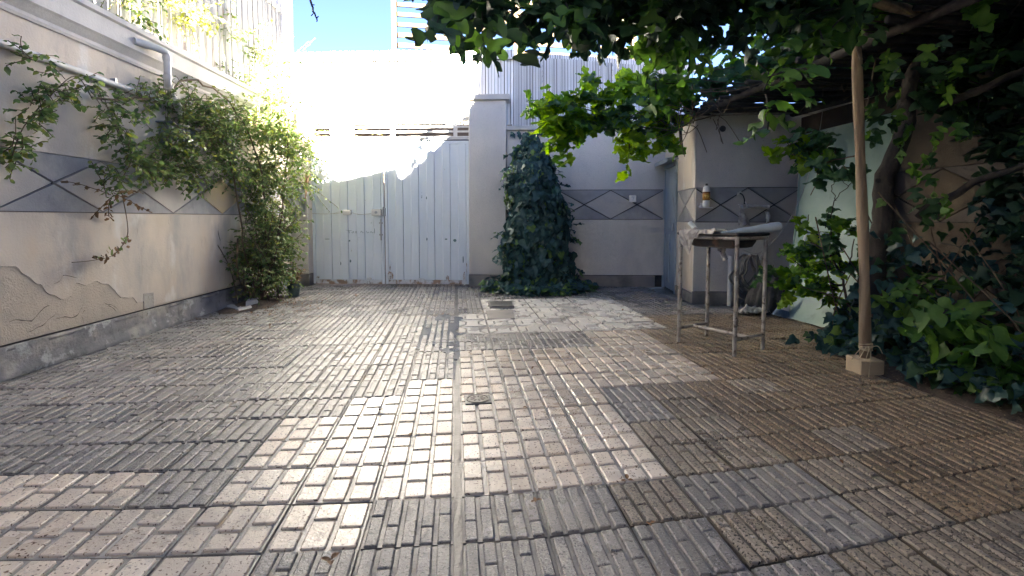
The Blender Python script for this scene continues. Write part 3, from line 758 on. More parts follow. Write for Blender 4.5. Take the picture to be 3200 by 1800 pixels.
m = MB(); m.tube(curve([(-1.79, -.03, 1.255), (-1.68, -.025, 1.225), (-1.55, -.025, 1.225), (-1.43, -.04, 1.245)], 6), .004, 5); m.tube(curve([(-1.93, -.03, 1.25), (-2.1, -.025, 1.235), (-2.3, -.025, 1.23), (-2.48, -.03, 1.24)], 5), .004, 5)
m.tube(curve([(-1.93, -.03, 1.27), (-2.02, -.03, 1.26), (-2.12, -.028, 1.235)], 5), .003, 5); m.build('cable', WIRE, gt, o)
# transom over the leaves; dark strips paint in the shade lines of its rails
m = MB(); m.box(-2.50, .232, -.03, .03, 2.478, 2.535, bev=.004); m.box(-2.48, .225, -.012, .01, 2.4615, 2.477, 1); m.box(-2.5, .232, -.0312, -.0302, 2.5, 2.506, 1); m.build('lintel_rail', [WHITE_ST, CREASE_SHADE], gt, o)
m = MB(); m.box(-2.50, .232, -.045, .05, 2.795, 2.86, bev=.004); m.box(-2.5, .232, -.0465, -.0455, 2.825, 2.832, 1); m.box(-2.5, .232, -.03, .03, 2.8605, 2.868, 1); m.build('top_rail', [WHITE_ST, CREASE_SHADE], gt, o)
for s in (-2.47, -1.06, .0): 
    m = MB(); m.box(s - .03, s + .03, -.028, .028, 2.535, 2.795); m.build('upright', WHITE_ST, gt, o)
for z in (2.60, 2.68):
    m = MB(); m.box(-2.44, .225, -.010, .010, z, z + .03); m.build('bar', WHITE_ST, gt, o)
m = MB()
for k in range(6): m.box(-2.12, -1.74, -.024, -.014, 2.54 + .042 * k, 2.572 + .042 * k)
m.box(-2.13, -2.12, -.03, 0, 2.536, 2.794); m.box(-1.74, -1.73, -.03, 0, 2.536, 2.794); m.build('louvre', WHITE_ST, gt, o)

bw = thing('garden_wall', 'grey beige plaster wall with diamond band behind the ivy', 'wall', bkp(2.2), BA); o = (2.2, 0, 0)
m = MB(); m.box(.87, 3.62, .0, .25, 0, 2.60); m.build('wall_core', GAP, bw, o)
MB().prism([(.87, 1.635), (3.62, 1.635), (3.62, 2.62), (.87, 2.62)], -.01, .022).build('upper_plaster', PL_GREY, bw, o)
band(bw, o, .87, 3.62, 2.17, .88, 1.14, 1.628, -.01, .019)
MB().prism([(.87, .20), (3.62, .20), (3.62, 1.133), (.87, 1.133)], -.01, .022).build('lower_plaster', PL_GREY, bw, o)
m = MB(); m.box(.87, 3.36, -.035, 0, 0, .19, bev=.005); m.build('skirting', SKIRT_W, bw, o)
m = MB(); m.box(.86, 3.64, -.07, .30, 2.62, 2.695, bev=.008); m.build('coping', CONC, bw, o)
t = thing('wall_switch', 'small square white bell switch on the diamond band of the garden wall', 'switch', bkp(2.97, .021, 1.48), BA)
m = MB(); m.box(-.058, .058, -.03, 0, -.058, .058, bev=.008); m.build('plate', WHITEP, t)
m = MB(); m.tube(curve([(-.018, -.031, .022), (.0, -.031, .032), (.016, -.031, .02), (.008, -.031, .0), (.0, -.031, -.03)], 5), .004, 5); m.build('bell_mark', ZINC, t)

cf = thing('corrugated_fence', 'tall white corrugated metal sheeting rising behind the gate and garden wall', 'fence', bkp(0, -.16), BA)
def sheet(s0, s1, z0, z1, z1b, pitch, amp, d, name='sheet'):
    m = MB(); n = int((s1 - s0) / pitch); xs = []
    top = lambda x: z1 + (z1b - z1) * (x - s0) / (s1 - s0)
    for k in range(n):
        a = s0 + (s1 - s0) * k / n; p = (s1 - s0) / n
        xs += [(a, 0), (a + p * .45, 0), (a + p * .55, amp), (a + p * .9, amp)]
    xs.append((s1, 0)); L = len(xs)
    for k in range(n):  # dark strips along each rib draw its crease as shaded
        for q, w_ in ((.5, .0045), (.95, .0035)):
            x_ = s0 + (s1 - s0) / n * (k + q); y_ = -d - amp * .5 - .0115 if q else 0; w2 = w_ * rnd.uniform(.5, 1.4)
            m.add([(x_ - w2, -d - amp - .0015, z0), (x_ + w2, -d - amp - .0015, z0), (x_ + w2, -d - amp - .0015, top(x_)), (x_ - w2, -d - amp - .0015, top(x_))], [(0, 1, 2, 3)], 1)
    for off_, flip in ((0, 0), (.003, 1)):
        vs = [(x, -d - y + off_, z0) for x, y in xs] + [(x, -d - y + off_, top(x)) for x, y in xs]
        m.add(vs, [(i, i + 1, L + i + 1, L + i) if not flip else (L + i, L + i + 1, i + 1, i) for i in range(L - 1)])
    return m.build(name, [SHEET, CREASE_SHADE], cf)
ss = [-4.1, -3.15, -2.2, -1.2, -.2, .95]
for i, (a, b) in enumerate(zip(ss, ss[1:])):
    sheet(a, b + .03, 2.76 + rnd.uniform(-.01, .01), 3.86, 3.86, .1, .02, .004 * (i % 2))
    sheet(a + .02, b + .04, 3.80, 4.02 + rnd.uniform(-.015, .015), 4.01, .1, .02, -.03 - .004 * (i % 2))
ss = [.95, 1.45, 1.75, 2.4, 2.62, 3.2, 3.9]
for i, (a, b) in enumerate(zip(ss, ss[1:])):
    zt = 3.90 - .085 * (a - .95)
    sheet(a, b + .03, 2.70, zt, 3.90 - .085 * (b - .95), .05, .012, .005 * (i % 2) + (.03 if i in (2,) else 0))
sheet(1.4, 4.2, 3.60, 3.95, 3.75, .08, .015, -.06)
for s0, s1, z in ((-4.1, .98, 3.80), (-4.1, .98, 2.95), (.95, 3.9, 3.5)):
    m = MB(); m.box(s0, s1, .035, .075, z, z + .05); m.build('rail', WHITE_ST, cf)
m = MB(); m.box(-4.1, 1.2, -.060, -.026, 3.835, 3.865); m.box(-4.1, 1.2, -.058, -.054, 3.822, 3.8345, 1); m.build('cap_strip', [WHITE_ST, CREASE_SHADE], cf)  # dark strip below the cap paints its shadow line
for s in (-2.75, -1.15, .3, 1.75, 3.4):
    m = MB(); m.box(s - .025, s + .025, .076, .126, 0, 3.9); m.build('post', WHITE_ST, cf)
riv = MB()
for s in (1.46, 1.78, 2.42, 2.64):
    for k in range(12): riv.box(s - .006, s + .006, -.05, -.012, 2.78 + .085 * k, 2.79 + .085 * k)
riv.build('rivet_row', ZINC, cf)

# ------------------------------------------------------------------ outhouse on the right
FA = math.atan2(-.173, .985); FU = (math.cos(FA), math.sin(FA)); FN = (-math.sin(FA), math.cos(FA))
def bfp(s, y=0, z=0): return (3.16 + s * FU[0] + y * FN[0], 6.51 + s * FU[1] + y * FN[1], z)
oh = thing('outhouse', 'small flat roofed plaster outhouse with diamond band behind the sink', 'outhouse', (3.16, 6.51, 0), FA)
m = MB(); m.box(.03, 1.5, .03, 2.0, 0, 2.49); m.build('wall_core', GAP, oh)
fF = lambda a, b, d: (a, .03 - d, b)
fS = lambda a, b, d: (.03 - d, a, b)
MB().prism([(.0, 1.565), (1.5, 1.565), (1.5, 2.5), (.0, 2.5)], -.01, .03, fF).build('front_upper_plaster', PL_GREY, oh)
band(oh, (0, 0, 0), .004, 1.5, .345, .69, 1.105, 1.56, -.01, .027, fF)
MB().prism([(.0, .175), (1.5, .175), (1.5, 1.10), (.0, 1.10)], -.01, .03, fF).build('front_lower_plaster', PL_GREY, oh)
for pp in ([(.032, 1.565), (.90, 1.565), (.90, 2.12), (1.78, 2.12), (1.78, 1.565), (2.0, 1.565), (2.0, 2.5), (.032, 2.5)],):
    MB().prism(pp, -.01, .03, fS).build('side_upper_plaster', PL_WARM, oh)
band(oh, (0, 0, 0), .034, .90, .46, .9, 1.105, 1.56, -.01, .027, fS)
MB().prism([(.032, .145), (.90, .145), (.90, 1.10), (.032, 1.10)], -.01, .03, fS).build('side_lower_plaster', PL_WARM, oh)
m = MB(); m.box(-.012, 1.5, -.012, .02, 0, .17, bev=.005); m.box(-.012, .02, .021, .90, 0, .14, bev=.005); m.build('skirting', SKIRT_W, oh)
m = MB(); m.box(-.06, 1.6, -.07, 2.1, 2.503, 2.57, bev=.008); m.build('roof', ROOF, oh)
# door in the side wall
fr = MB(); fr.box(-.02, .05, .905, .955, 0, 2.02, bev=.004); fr.box(-.02, .05, 1.725, 1.775, 0, 2.02, bev=.004); fr.box(-.02, .05, .956, 1.724, 1.96, 2.02, bev=.004)
dr = fr.build('door_frame', BLUEDOOR, oh)
m = MB(); m.box(.012, .029, .958, 1.722, .02, 1.955)
m.box(.0, .0115, 1.0, 1.30, .12, .9, bev=.003); m.box(.0, .0115, 1.36, 1.68, .12, .9, bev=.003); m.box(.0, .0115, 1.0, 1.68, 1.0, 1.86, bev=.003); d2 = m.build('door', BLUEDOOR, oh)
m = MB(); m.tube([(-.03, 1.02, .95), (-.03, 1.02, 1.08)], .009, 8); m.box(-.03, .011, 1.012, 1.028, .96, .975); m.build('handle', ZINC, d2)
m = MB(); m.box(-.17, .02, .86, 1.84, 2.035, 2.06); m.box(-.17, -.165, .86, 1.84, 2.0, 2.034); m.build('door_canopy', ZINC, oh)
m = MB(); m.lathe([(0, 0), (.035, 0), (.042, .006), (.03, .02), (0, .018)], n=14)
mm = MB(); mm.v = [(.34 + x, -z, 2.33 + y) for x, y, z in m.v]; mm.f = m.f; mm.m = m.m; mm.build('vent_hole', GAP, oh)

# right boundary wall
rw = thing('side_wall', 'dim plaster wall along the right side behind the plants', 'wall', (4.5, 3.0, 0), 0)
m = MB(); m.box(4.5, 4.75, -2.5, 6.6, 0, 2.46); 
fR = lambda a, b, d: (4.5 - d, a, b)
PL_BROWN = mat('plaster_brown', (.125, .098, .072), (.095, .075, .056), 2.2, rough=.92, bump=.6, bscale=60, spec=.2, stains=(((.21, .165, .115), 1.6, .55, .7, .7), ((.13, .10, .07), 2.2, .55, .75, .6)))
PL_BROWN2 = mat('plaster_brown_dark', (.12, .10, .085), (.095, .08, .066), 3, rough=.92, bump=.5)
m.build('wall_core', GAP, rw, (4.5, 3.0, 0))
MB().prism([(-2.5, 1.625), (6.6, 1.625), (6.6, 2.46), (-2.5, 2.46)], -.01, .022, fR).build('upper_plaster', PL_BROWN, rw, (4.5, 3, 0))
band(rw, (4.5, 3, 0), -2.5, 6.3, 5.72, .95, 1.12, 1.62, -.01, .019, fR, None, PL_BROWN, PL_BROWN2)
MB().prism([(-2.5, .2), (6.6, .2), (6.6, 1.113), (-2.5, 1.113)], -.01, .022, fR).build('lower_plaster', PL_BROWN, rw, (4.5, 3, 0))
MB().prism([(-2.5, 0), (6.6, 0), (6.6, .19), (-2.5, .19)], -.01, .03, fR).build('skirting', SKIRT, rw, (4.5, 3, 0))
m = MB(); m.box(4.40, 4.80, -2.5, 6.05, 2.463, 2.53, bev=.006); m.build('coping', CONC, rw, (4.5, 3, 0))
crack(rw, (4.5, 3, 0), [(3.3, .9), (3.9, .86), (4.3, .93)], .02, .0235, fR)
t = thing('wall_socket', 'small pale round socket fixed on the dim side wall', 'socket', (4.478, 3.75, 1.37), 0)
m = MB(); m.box(-.02, 0, -.07, .07, -.09, .09, bev=.006); m.build('plate', WHITEP, t)
m = MB(); m.tube([(-.021, 0, .02), (-.035, 0, .02)], .035, 14); m.build('rim', BROWNP, t)

# sheet of pale green plastic leaning on the side wall
GS = bpy.data.materials.new('green_translucent_sheet'); GS.use_nodes = True; nt = GS.node_tree; b_ = nt.nodes['Principled BSDF']
gco = nt.nodes.new('ShaderNodeNewGeometry')
cc = mixc(nt, ramp(nt, noise_n(nt, gco.outputs['Position'], 2.2, 4), .4, .65), (.31, .44, .37), (.37, .49, .42))
cc = mixc(nt, math_n(nt, 'MULTIPLY', ramp(nt, noise_n(nt, gco.outputs['Position'], 5, 4), .55, .75), .5), cc, (.17, .24, .20))
nt.links.new(cc, b_.inputs['Base Color']); b_.inputs['Roughness'].default_value = .45
tr = nt.nodes.new('ShaderNodeBsdfTransparent'); tr.inputs[0].default_value = (.8, .95, .85, 1)
mx = nt.nodes.new('ShaderNodeMixShader'); mx.inputs[0].default_value = .16
nt.links.new(b_.outputs[0], mx.inputs[1]); nt.links.new(tr.outputs[0], mx.inputs[2]); nt.links.new(mx.outputs[0], nt.nodes['Material Output'].inputs['Surface'])
gs = thing('plastic_sheet', 'pale green plastic sheet leaning from the side wall down to the floor edge', 'plastic sheet', (3.9, 4.9, 0), 0)
def gsp(a, b):
    y = 6.20 - 1.45 * a - .60 * (1 - b) * (1 - a); z = .01 + 2.22 * b
    x = 3.84 + .60 * b ** .7 + .03 * noise.noise(Vector((a * 3, b * 3, 2))) * (1 - b * .5) - .06 * (1 - a) * (1 - b)
    return (x, y, z)
m = MB(); m.grid(gsp, 26, 26); m.grid(lambda a, b: tuple(Vector(gsp(a, b)) + Vector((.004, 0, .001))), 26, 26)
m.build('sheet', GS, gs, (3.9, 4.9, 0), smooth='all')
m = MB(); m.tube([gsp(0, k / 10) for k in range(11)], .012, 6); m.build('hem', GS, gs, (3.9, 4.9, 0), smooth='all')

# ------------------------------------------------------------------ the house behind the camera; unseen, its stepped roofline shaped to shade yard, gate and sheeting
hs = thing('dwelling_house', 'unseen cream rendered house closing the near end of the yard, roofline shaped to shade the gate', 'house', (0, -2.6, 0), 0)
m = MB(); m.prism([(-6.5, 0), (-6.5, 5.55), (-2.1, 6.25), (-1.25, 6.95), (-.85, 7.4), (-.7, 8.5), (6.5, 8.5), (6.5, 0)], 0, 6, lambda a, b, d: (a, -2.6 - d, b)); m.build('wall', CREAMWALL, hs, (0, -2.6, 0))
m = MB(); m.prism([(-6.7, 5.53), (-2.1, 6.26), (-2.1, 6.375), (-6.7, 5.645)], -.25, 6.2, lambda a, b, d: (a, -2.6 - d, b)); m.build('roof', ROOF, hs, (0, -2.6, 0))
for x in (-4.2, -1.5, 3.4):
    for z in (1.0, 3.6):
        m = MB(); m.box(x - .8, x + .8, -2.6, -2.55, z, z + .06); m.box(x - .8, x + .8, -2.6, -2.55, z + 1.44, z + 1.5); m.box(x - .8, x - .74, -2.6, -2.55, z + .06, z + 1.44); m.box(x + .74, x + .8, -2.6, -2.55, z + .06, z + 1.44); m.box(x - .03, x + .03, -2.6, -2.55, z + .06, z + 1.44)
        w_ = m.build('window', WHITE_ST, hs, (0, -2.6, 0)); q = MB(); q.box(x - .74, x + .74, -2.6, -2.58, z + .06, z + 1.44); q.build('pane', GLASS_D, w_, (0, -2.6, 0))
m = MB(); m.box(.4, 1.4, -2.6, -2.54, 0, 2.1, bev=.01); d_ = m.build('door', BLUEDOOR, hs, (0, -2.6, 0))

# ------------------------------------------------------------------ beyond the walls
nh = thing('brick_house', 'tall pale brick house with a white corner pier beyond the left wall', 'house', (-4.75, 11, 0), 0)
o = (-4.75, 11, 0)
m = MB(); m.box(-9.5, -4.76, 8.6, 14.5, 0, 8.5); m.build('wall', MORTAR, nh, o)
m = MB(); m.box(-4.755, -4.28, 13.6, 14.5, 0, 8.6); m.build('corner_pier', WHITEWALL, nh, o)
m = MB(); m.box(-9.6, -4.5, 8.4, 14.8, 8.601, 8.75); m.build('roof', ROOF, nh, o)
bk_ = MB(); bk_.box(-.01, .014, -.105, .105, 0, .058, bev=.003); bme = bk_.mesh('brick', BRICK)
pos = []
for k in range(0, 110):
    z = .3 + .073 * k
    y = 8.72 + (.11 if k % 2 else 0)
    while y < 13.45:
        pos.append((-4.76, y, z)); y += .222
vis = sorted([p for p in pos if shows(p, 1.0) and p[2] > 3.6], key=lambda p: -p[1] * 0 + abs(p[2] - 4.9) * 1 + abs(p[1] - 11.6) * .35)[:300]; vs_ = set(vis)
for p in vis:
    q = link_mesh('brick', bme, nh); q.location = (p[0] - o[0] + rnd.uniform(-.002, .002), p[1] - o[1], p[2])
m = MB()
for p in pos:
    if p not in vs_ and p[2] > 2.4: m.box(p[0] - .01, p[0] + .014, p[1] - .105, p[1] + .105, p[2], p[2] + .058)
tag(m.build('brick', BRICK, nh, o), kind='stuff')
# a barred window in the brick side
w_ = MB(); w_.box(-4.75, -4.68, 10.0, 11.0, 3.6, 3.66); w_.box(-4.75, -4.68, 10.0, 11.0, 4.94, 5.0); w_.box(-4.75, -4.68, 10.0, 10.06, 3.66, 4.94); w_.box(-4.75, -4.68, 10.94, 11.0, 3.66, 4.94)
wf = w_.build('window', WHITE_ST, nh, o)
q = MB(); q.box(-4.75, -4.725, 10.06, 10.94, 3.66, 4.94); q.build('pane', GLASS_D, wf, o)

aw = thing('alley_wall', 'brown wall across the alley glimpsed through the bars over the gate', 'wall', (0, 10.7, 0), 0)
m = MB(); m.box(-4.2, 9, 10.7, 11.0, 0, 3.3); m.build('wall', ALLEYWALL, aw, (0, 10.7, 0))
m = MB(); m.box(-4.2, 9, 10.65, 11.05, 3.302, 3.38); m.build('coping', CONC, aw, (0, 10.7, 0))

sf = thing('steel_frame', 'unfinished steel building frame of stacked beams rising behind the corrugated fence', 'building frame', (-1.58, 14, 0), 0)
o = (-1.58, 14, 0)
XL = o[0]
for dx, w in ((0, .065), (3.25, .08), (6.5, .065)):
    m = MB()
    for s in (-1, 1): m.box(XL + dx - w, XL + dx + w, 14 + s * .07 - .005, 14 + s * .07 + .005, 0, 9.5)
    m.box(XL + dx - .008, XL + dx + .008, 13.936, 14.064, 0, 9.5)
    m.build('post', BEAM, sf, o)
z = 5.45
while z < 9.4:
    m = MB(); h = .12 if z < 6 else .10; dz = -.22
    M_ = Matrix.Translation((XL, 14.09, z)) @ Matrix.Rotation(math.atan2(dz, 6.6), 4, 'Y').inverted()
    m.box(.0, 6.6, 0, .06, 0, h, M=Matrix.Translation((XL, 14.09, z)) @ Matrix.Rotation(math.atan2(.18, 6.6), 4, 'Y'))
    m.build('beam', BEAM, sf, o); z += .265 + rnd.uniform(-.02, .02)

# ================================================================== things in the yard
# sink stand
st = thing('sink_stand', 'rusty tubular steel stand holding a dark shallow sink by the outhouse', 'sink stand', (2.365, 4.33, 0), R(-64.5))
LX, LY = .29, .20
for sx, sy in ((-1, -1), (1, -1), (1, 1), (-1, 1)):
    m = MB(); m.tube([(sx * LX, sy * LY, 0), (sx * LX + .003, sy * LY, .5), (sx * LX, sy * LY, 1.0)], .0175, 10); m.build('leg', STEELPIPE, st, smooth=True)
for a, b in (((-LX, -LY), (LX, -LY)), ((LX, -LY), (LX, LY)), ((LX, LY), (-LX, LY)), ((-LX, LY), (-LX, -LY))):
    m = MB(); m.tube([(a[0], a[1], .985), (b[0], b[1], .985)], .0165, 10); m.build('top_rail', STEELPIPE, st, smooth=True)
for sx in (-1, 1):
    m = MB(); m.tube([(sx * LX, -LY, .135), (sx * LX, LY, .135)], .0145, 8); m.build('side_stretcher', STEELPIPE, st, smooth=True)
m = MB(); m.tube([(-LX, .0, .135), (LX, .0, .135)], .0145, 8); m.build('middle_stretcher', STEELPIPE, st, smooth=True)
m = MB(); m.box(-LX - .025, LX + .025, -LY - .03, LY + .03, 1.003, 1.030, bev=.010)
sk_ = m.build('sink_rim', SINKDARK, st)
m = MB()
bw_ = [(.265, .175, 1.0025), (.26, .17, .95), (.235, .15, .905), (.2, .12, .895)]
vs = []
for hx, hy, z in bw_:
    for a in range(24):
        w = 2 * PI * a / 24; cx_, cy_ = math.cos(w), math.sin(w)
        q = (abs(cx_) ** 6 + abs(cy_) ** 6) ** (-1 / 6)
        vs.append((hx * cx_ * q, hy * cy_ * q, z))
m.add(vs, [(i * 24 + a, (i + 1) * 24 + a, (i + 1) * 24 + (a + 1) % 24, i * 24 + (a + 1) % 24) for i in range(3) for a in range(24)] + [tuple(72 + a for a in range(23, -1, -1))])
m.build('sink_bowl', SINKDARK, st, smooth=True)
m = MB(); m.tube([(0, 0, .896), (0, 0, .86)], .035, 10); m.tube([(0, 0, .8595), (0.02, .03, .78)], .022, 8); m.build('waste_trap', PVC_OLD, st, smooth=True)

def roll(name, label, cat, p, q, r0, r1, mat_, inner):
    p, q = Vector(p), Vector(q); t = thing(name, label, cat, p); L = (q - p)
    pts = [L * (k / 10) for k in range(11)]
    m = MB(); m.tube(pts, [r0 + (r1 - r0) * k / 10 for k in range(11)], 18, cap=False)
    m.v = [(x + .004 * noise.noise(Vector((x * 14, y * 14, z * 30))), y, z + .006 * noise.noise(Vector((x * 12, y * 12, z * 12 + 5)))) for x, y, z in m.v]
    m.build('sheet', mat_, t, smooth='all')
    m = MB(); m.tube([L * .02, L * .97], [r0 * .86, r1 * .86], 14); m.build('core', inner, t, smooth=True)
    return t
roll('plastic_roll', 'rolled white plastic sheet lying across the sink stand and jutting past its right end', 'roll', (2.26, 4.16, 1.01), (2.84, 4.24, 1.08), .026, .045, PLASTIC, BLACKP)
roll('paper_tube', 'short white tube leaning on the left end of the sink stand', 'tube', (2.2, 4.62, 1.11), (2.23, 4.5, 1.02), .022, .022, WHITEP, WHITEP)
# rag over the stand edge
rg = thing('rag', 'crumpled dirty grey cloth draped over the left front edge of the sink stand', 'cloth', (2.365, 4.33, 0), R(-64.5))
def ragp(a, b):
    x = -.27 + .36 * a; n1 = noise.noise(Vector((a * 5, b * 4, 1))); n2 = noise.noise(Vector((a * 12, b * 9, 4)))
    hang = (.05 + .17 * max(0, 1 - abs(a - .28) / .26)) * (1 if a < .6 else .35)
    t = b * (.26 + hang); flat = .26
    if t < flat: return (x + .02 * n1, .02 - t + .01 * n2, 1.03 + .028 * abs(n1) + .022 * abs(n2) + .012)
    e = t - flat
    return (x + .03 * n1 - (x + .17) * e * 1.6, -.247 - .012 * n2 - .010 * abs(n1) * (e > .01), 1.035 - e + .012 * n1 * (1 - e * 3))
m = MB(); m.grid(ragp, 34, 40); m.build('cloth', RAG, rg, smooth='all')

# bottle on its bracket
t = thing('wall_bracket', 'small white bracket on the outhouse wall carrying the amber labelled bottle', 'bracket', bfp(.13, 0, 1.30), FA)
m = MB(); m.box(-.075, .075, -.115, -.001, -.012, .0, bev=.003); m.box(-.06, .06, -.014, -.001, .0005, .06, bev=.003)
m.tube([(-.07, -.11, .006), (-.07, -.03, .006)], .017, 10); m.build('holder', WHITEP, t)
t = thing('bottle', 'white plastic bottle with amber label and black cap on the wall bracket', 'bottle', bfp(.13, -.065, 1.302), FA)
m = MB(); m.lathe([(.038, 0), (.043, .006), (.043, .075), (.041, .08), (.046, .085), (.047, .21), (.044, .225), (.040, .26), (.030, .272), (.016, .276), (.016, .28)], n=22); m.build('body', WHITEP, t, smooth=True)
m = MB(); m.lathe([(.0482, .088), (.0482, .200)], n=22); m.build('label', AMBER, t, smooth='all')
m = MB(); m.lathe([(.0488, .178), (.0488, .200)], n=22); m.lathe([(.0488, .088), (.0488, .096)], n=22); m.build('label_stripe', BROWNP, t, smooth='all')
m = MB()
for k, (a, z, rr) in enumerate(((-1.75, .135, .020), (-1.25, .14, .012), (-2.2, .15, .009))):
    m.add([(.0492 * math.cos(a + rr / .048 * math.cos(w)), .0492 * math.sin(a + rr / .048 * math.cos(w)), z + rr * math.sin(w)) for w in [2 * PI * i / 12 for i in range(12)]], [tuple(range(12))])
m.build('label_emblem', AMBER2, t)
m = MB(); m.lathe([(.017, .281), (.018, .285), (.018, .305), (.012, .309), (0, .309)], n=16); m.build('cap', BLACKP, t, smooth=True)

# tap with a bag, pipes, hose
t = thing('tap', 'old tap on the outhouse wall with a black supply hose', 'tap', bfp(.56, -.001, 1.40), FA)
m = MB(); m.tube([(0, 0, .085), (0, -.05, .085)], .014, 10); m.tube([(-.03, -.052, .06), (.0, -.055, .10), (.02, -.055, .10)], .010, 8); m.build('valve', WHITE_ST, t, smooth=True)
m = MB(); m.tube(curve([(0, -.045, .085), (.035, -.06, .06), (.06, -.06, .0), (.06, -.06, -.06)], 6), .008, 7); m.build('supply_hose', BLACKP, t, smooth=True)
m = MB(); m.tube([(.03, 0, -.09), (.03, -.06, -.09), (.03, -.09, -.115)], .013, 9); m.tube(curve([(.05, -.07, -.115), (.085, -.07, -.10), (.08, -.07, -.05), (.065, -.07, -.03)], 5), .007, 7); m.tube([(-.02, -.06, -.065), (.03, -.06, -.08)], .008, 7); m.build('spout', WHITE_ST, t, smooth=True)
t = thing('hanging_bag', 'crumpled pale plastic bag hanging under the tap', 'bag', bfp(.58, -.09, 1.27), FA)
m = MB()
def bagp(a, b):
    w = 2 * PI * a; r = .014 + .055 * b ** .8; k = 1 + .22 * math.sin(5 * w + 3 * b) + .2 * noise.noise(Vector((math.cos(w) * 2, math.sin(w) * 2, b * 4)))
    return (.5 * .06 * b + r * k * math.cos(w), r * k * .6 * math.sin(w), -.20 * b + .012 * math.sin(4 * w) * b)
m.grid(bagp, 36, 14); m.build('bag', RAG, t, smooth='all')
t = thing('wall_pipe', 'short level white water pipe stub on the outhouse wall', 'pipe', bfp(.69, -.001, 1.31), FA)
m = MB(); m.tube(curve([(0, 0, 0), (0, -.055, 0), (.03, -.075, 0), (.12, -.075, -.002), (.235, -.07, -.01)], 5), .024, 12); m.build('pipe', PVC_OLD, t, smooth=True)
m = MB(); m.tube([(.005, -.03, 0), (.005, -.05, 0)], .031, 12); m.tube([(.215, -.0705, -.009), (.24, -.07, -.0105)], .029, 12); m.build('collar', PVC, t, smooth=True)
t = thing('drain_pipe', 'long slanting drain pipe running from the wall elbow down behind the sink stand', 'pipe', bfp(.93, -.001, 1.22), FA)
m = MB(); m.tube(curve([(0, 0, 0), (0, -.04, 0), (-.0, -.065, -.03), (-.01, -.07, -.18), (-.05, -.085, -.48), (-.15, -.10, -.80), (-.19, -.11, -.98)], 5), .021, 10); m.build('pipe', PVC_OLD, t, smooth=True)
m = MB(); m.tube([(0, -.063, -.02), (-.004, -.066, -.07)], .028, 10); m.build('collar', PVC, t, smooth=True)
t = thing('standing_pipe', 'upright white pipe stub standing at the outhouse wall beside the hose', 'pipe', bfp(.445, -.12, 0), FA)
m = MB(); vs = []
m.tube([(.0, 0, 0), (.012, .03, .66)], .034, 14); m.build('pipe', PVC, t, smooth=True)
t = thing('garden_hose', 'brown garden hose hanging in loops on the outhouse wall and trailing onto the floor', 'hose', bfp(.64, -.12, .68), FA)
m = MB(); loop = []
hr = random.Random(3)
for i in range(7):
    rx = hr.uniform(.075, .165); rz = hr.uniform(.20, .30); cx = hr.uniform(-.03, .05); dy = -.02 - .017 * i; tl = hr.uniform(-.15, .15)
    for k in range(16):
        w = PI / 2 + 2 * PI * k / 16; e = rx * math.cos(w) * (1.25 if math.sin(w) < 0 else .8)
        loop.append((cx + e + tl * (math.sin(w) - 1) * .3, dy - .002 * k, -rz + rz * math.sin(w)))
hw = lambda x, y: tuple(Matrix.Rotation(-FA, 3, 'Z') @ (Vector((x, y, .014)) - Vector(bfp(.64, -.12, .68))))
tail = [hw(*p) for p in ((3.75, 6.35), (3.6, 5.9), (3.64, 5.71), (3.83, 5.77), (4.04, 6.02), (3.91, 6.01), (3.73, 5.94))]
m.tube(curve(loop + [(.08, -.16, -.45)] + tail, 3), .0125, 7); m.build('hose', HOSE, t, smooth='all')
m = MB(); m.tube([(-.01, .12, .0), (-.01, -.16, .012)], .011, 8); m.build('hook', ZINC, t, smooth=True)

t = thing('canvas_bundle', 'dark folded canvas bundle slumped against the outhouse wall by the broom', 'bundle', (3.86, 5.86, 0), R(-20))
def sackp(a, b):
    w = 2 * PI * a; ph = PI / 2 * b; k = 1 + .09 * math.sin(13 * w + 2 * b) * math.cos(ph) + .22 * noise.noise(Vector((math.cos(w) * 1.7, math.sin(w) * 1.7, b * 2)))
    return (.27 * k * math.cos(w) * math.cos(ph) ** .7 + .10 * b, .22 * k * math.sin(w) * math.cos(ph) ** .7, .50 * math.sin(ph) * (1 + .12 * noise.noise(Vector((w, b * 3, 9)))))
m = MB(); m.grid(sackp, 80, 16); m.build('canvas', SACK, t, smooth='all')
t = thing('grey_rag', 'pale grey rag lying on the floor under the hose', 'cloth', (3.55, 5.75, 0), 0)
m = MB(); m.grid(lambda a, b: (.16 * (a - .5) * 2 + .04 * noise.noise(Vector((a * 4, b * 4, 2))), .12 * (b - .5) * 2 + .04 * noise.noise(Vector((a * 4, b * 4, 7))), .03 + .07 * abs(noise.noise(Vector((a * 5, b * 5, 3)))) + .05 * math.sin(PI * a) * math.sin(PI * b)), 24, 20); m.build('cloth', RAG, t, smooth='all')

bp = Vector((3.73, 5.48, 0)); tp = Vector((4.01, 5.45, 1.04)); ax = (tp - bp).normalized()
t = thing('broom', 'white plastic broom with pale blue bristles leaning on the green sheet', 'broom', bp)
m = MB(); m.tube([ax * .20, ax * (tp - bp).length], .0125, 8); m.build('handle', WHITEP, t, smooth=True)
xb = ax.cross(Vector((.3, 1, 0))).normalized(); yb = xb.cross(ax)
def frust(m, z0, z1, w0, w1, t0, t1, n=1):
    vs = [tuple(ax * z + xb * sx * w + yb * sy * tt) for z, w, tt in ((z0, w0, t0), (z1, w1, t1)) for sx, sy in ((-1, -1), (1, -1), (1, 1), (-1, 1))]
    m.add(vs, [(0, 3, 2, 1), (4, 5, 6, 7), (0, 1, 5, 4), (1, 2, 6, 5), (2, 3, 7, 6), (3, 0, 4, 7)])
m = MB(); frust(m, .10, .17, .062, .045, .026, .022); frust(m, .1705, .235, .045, .016, .022, .016); m.build('head', WHITEP, t)
m = MB()
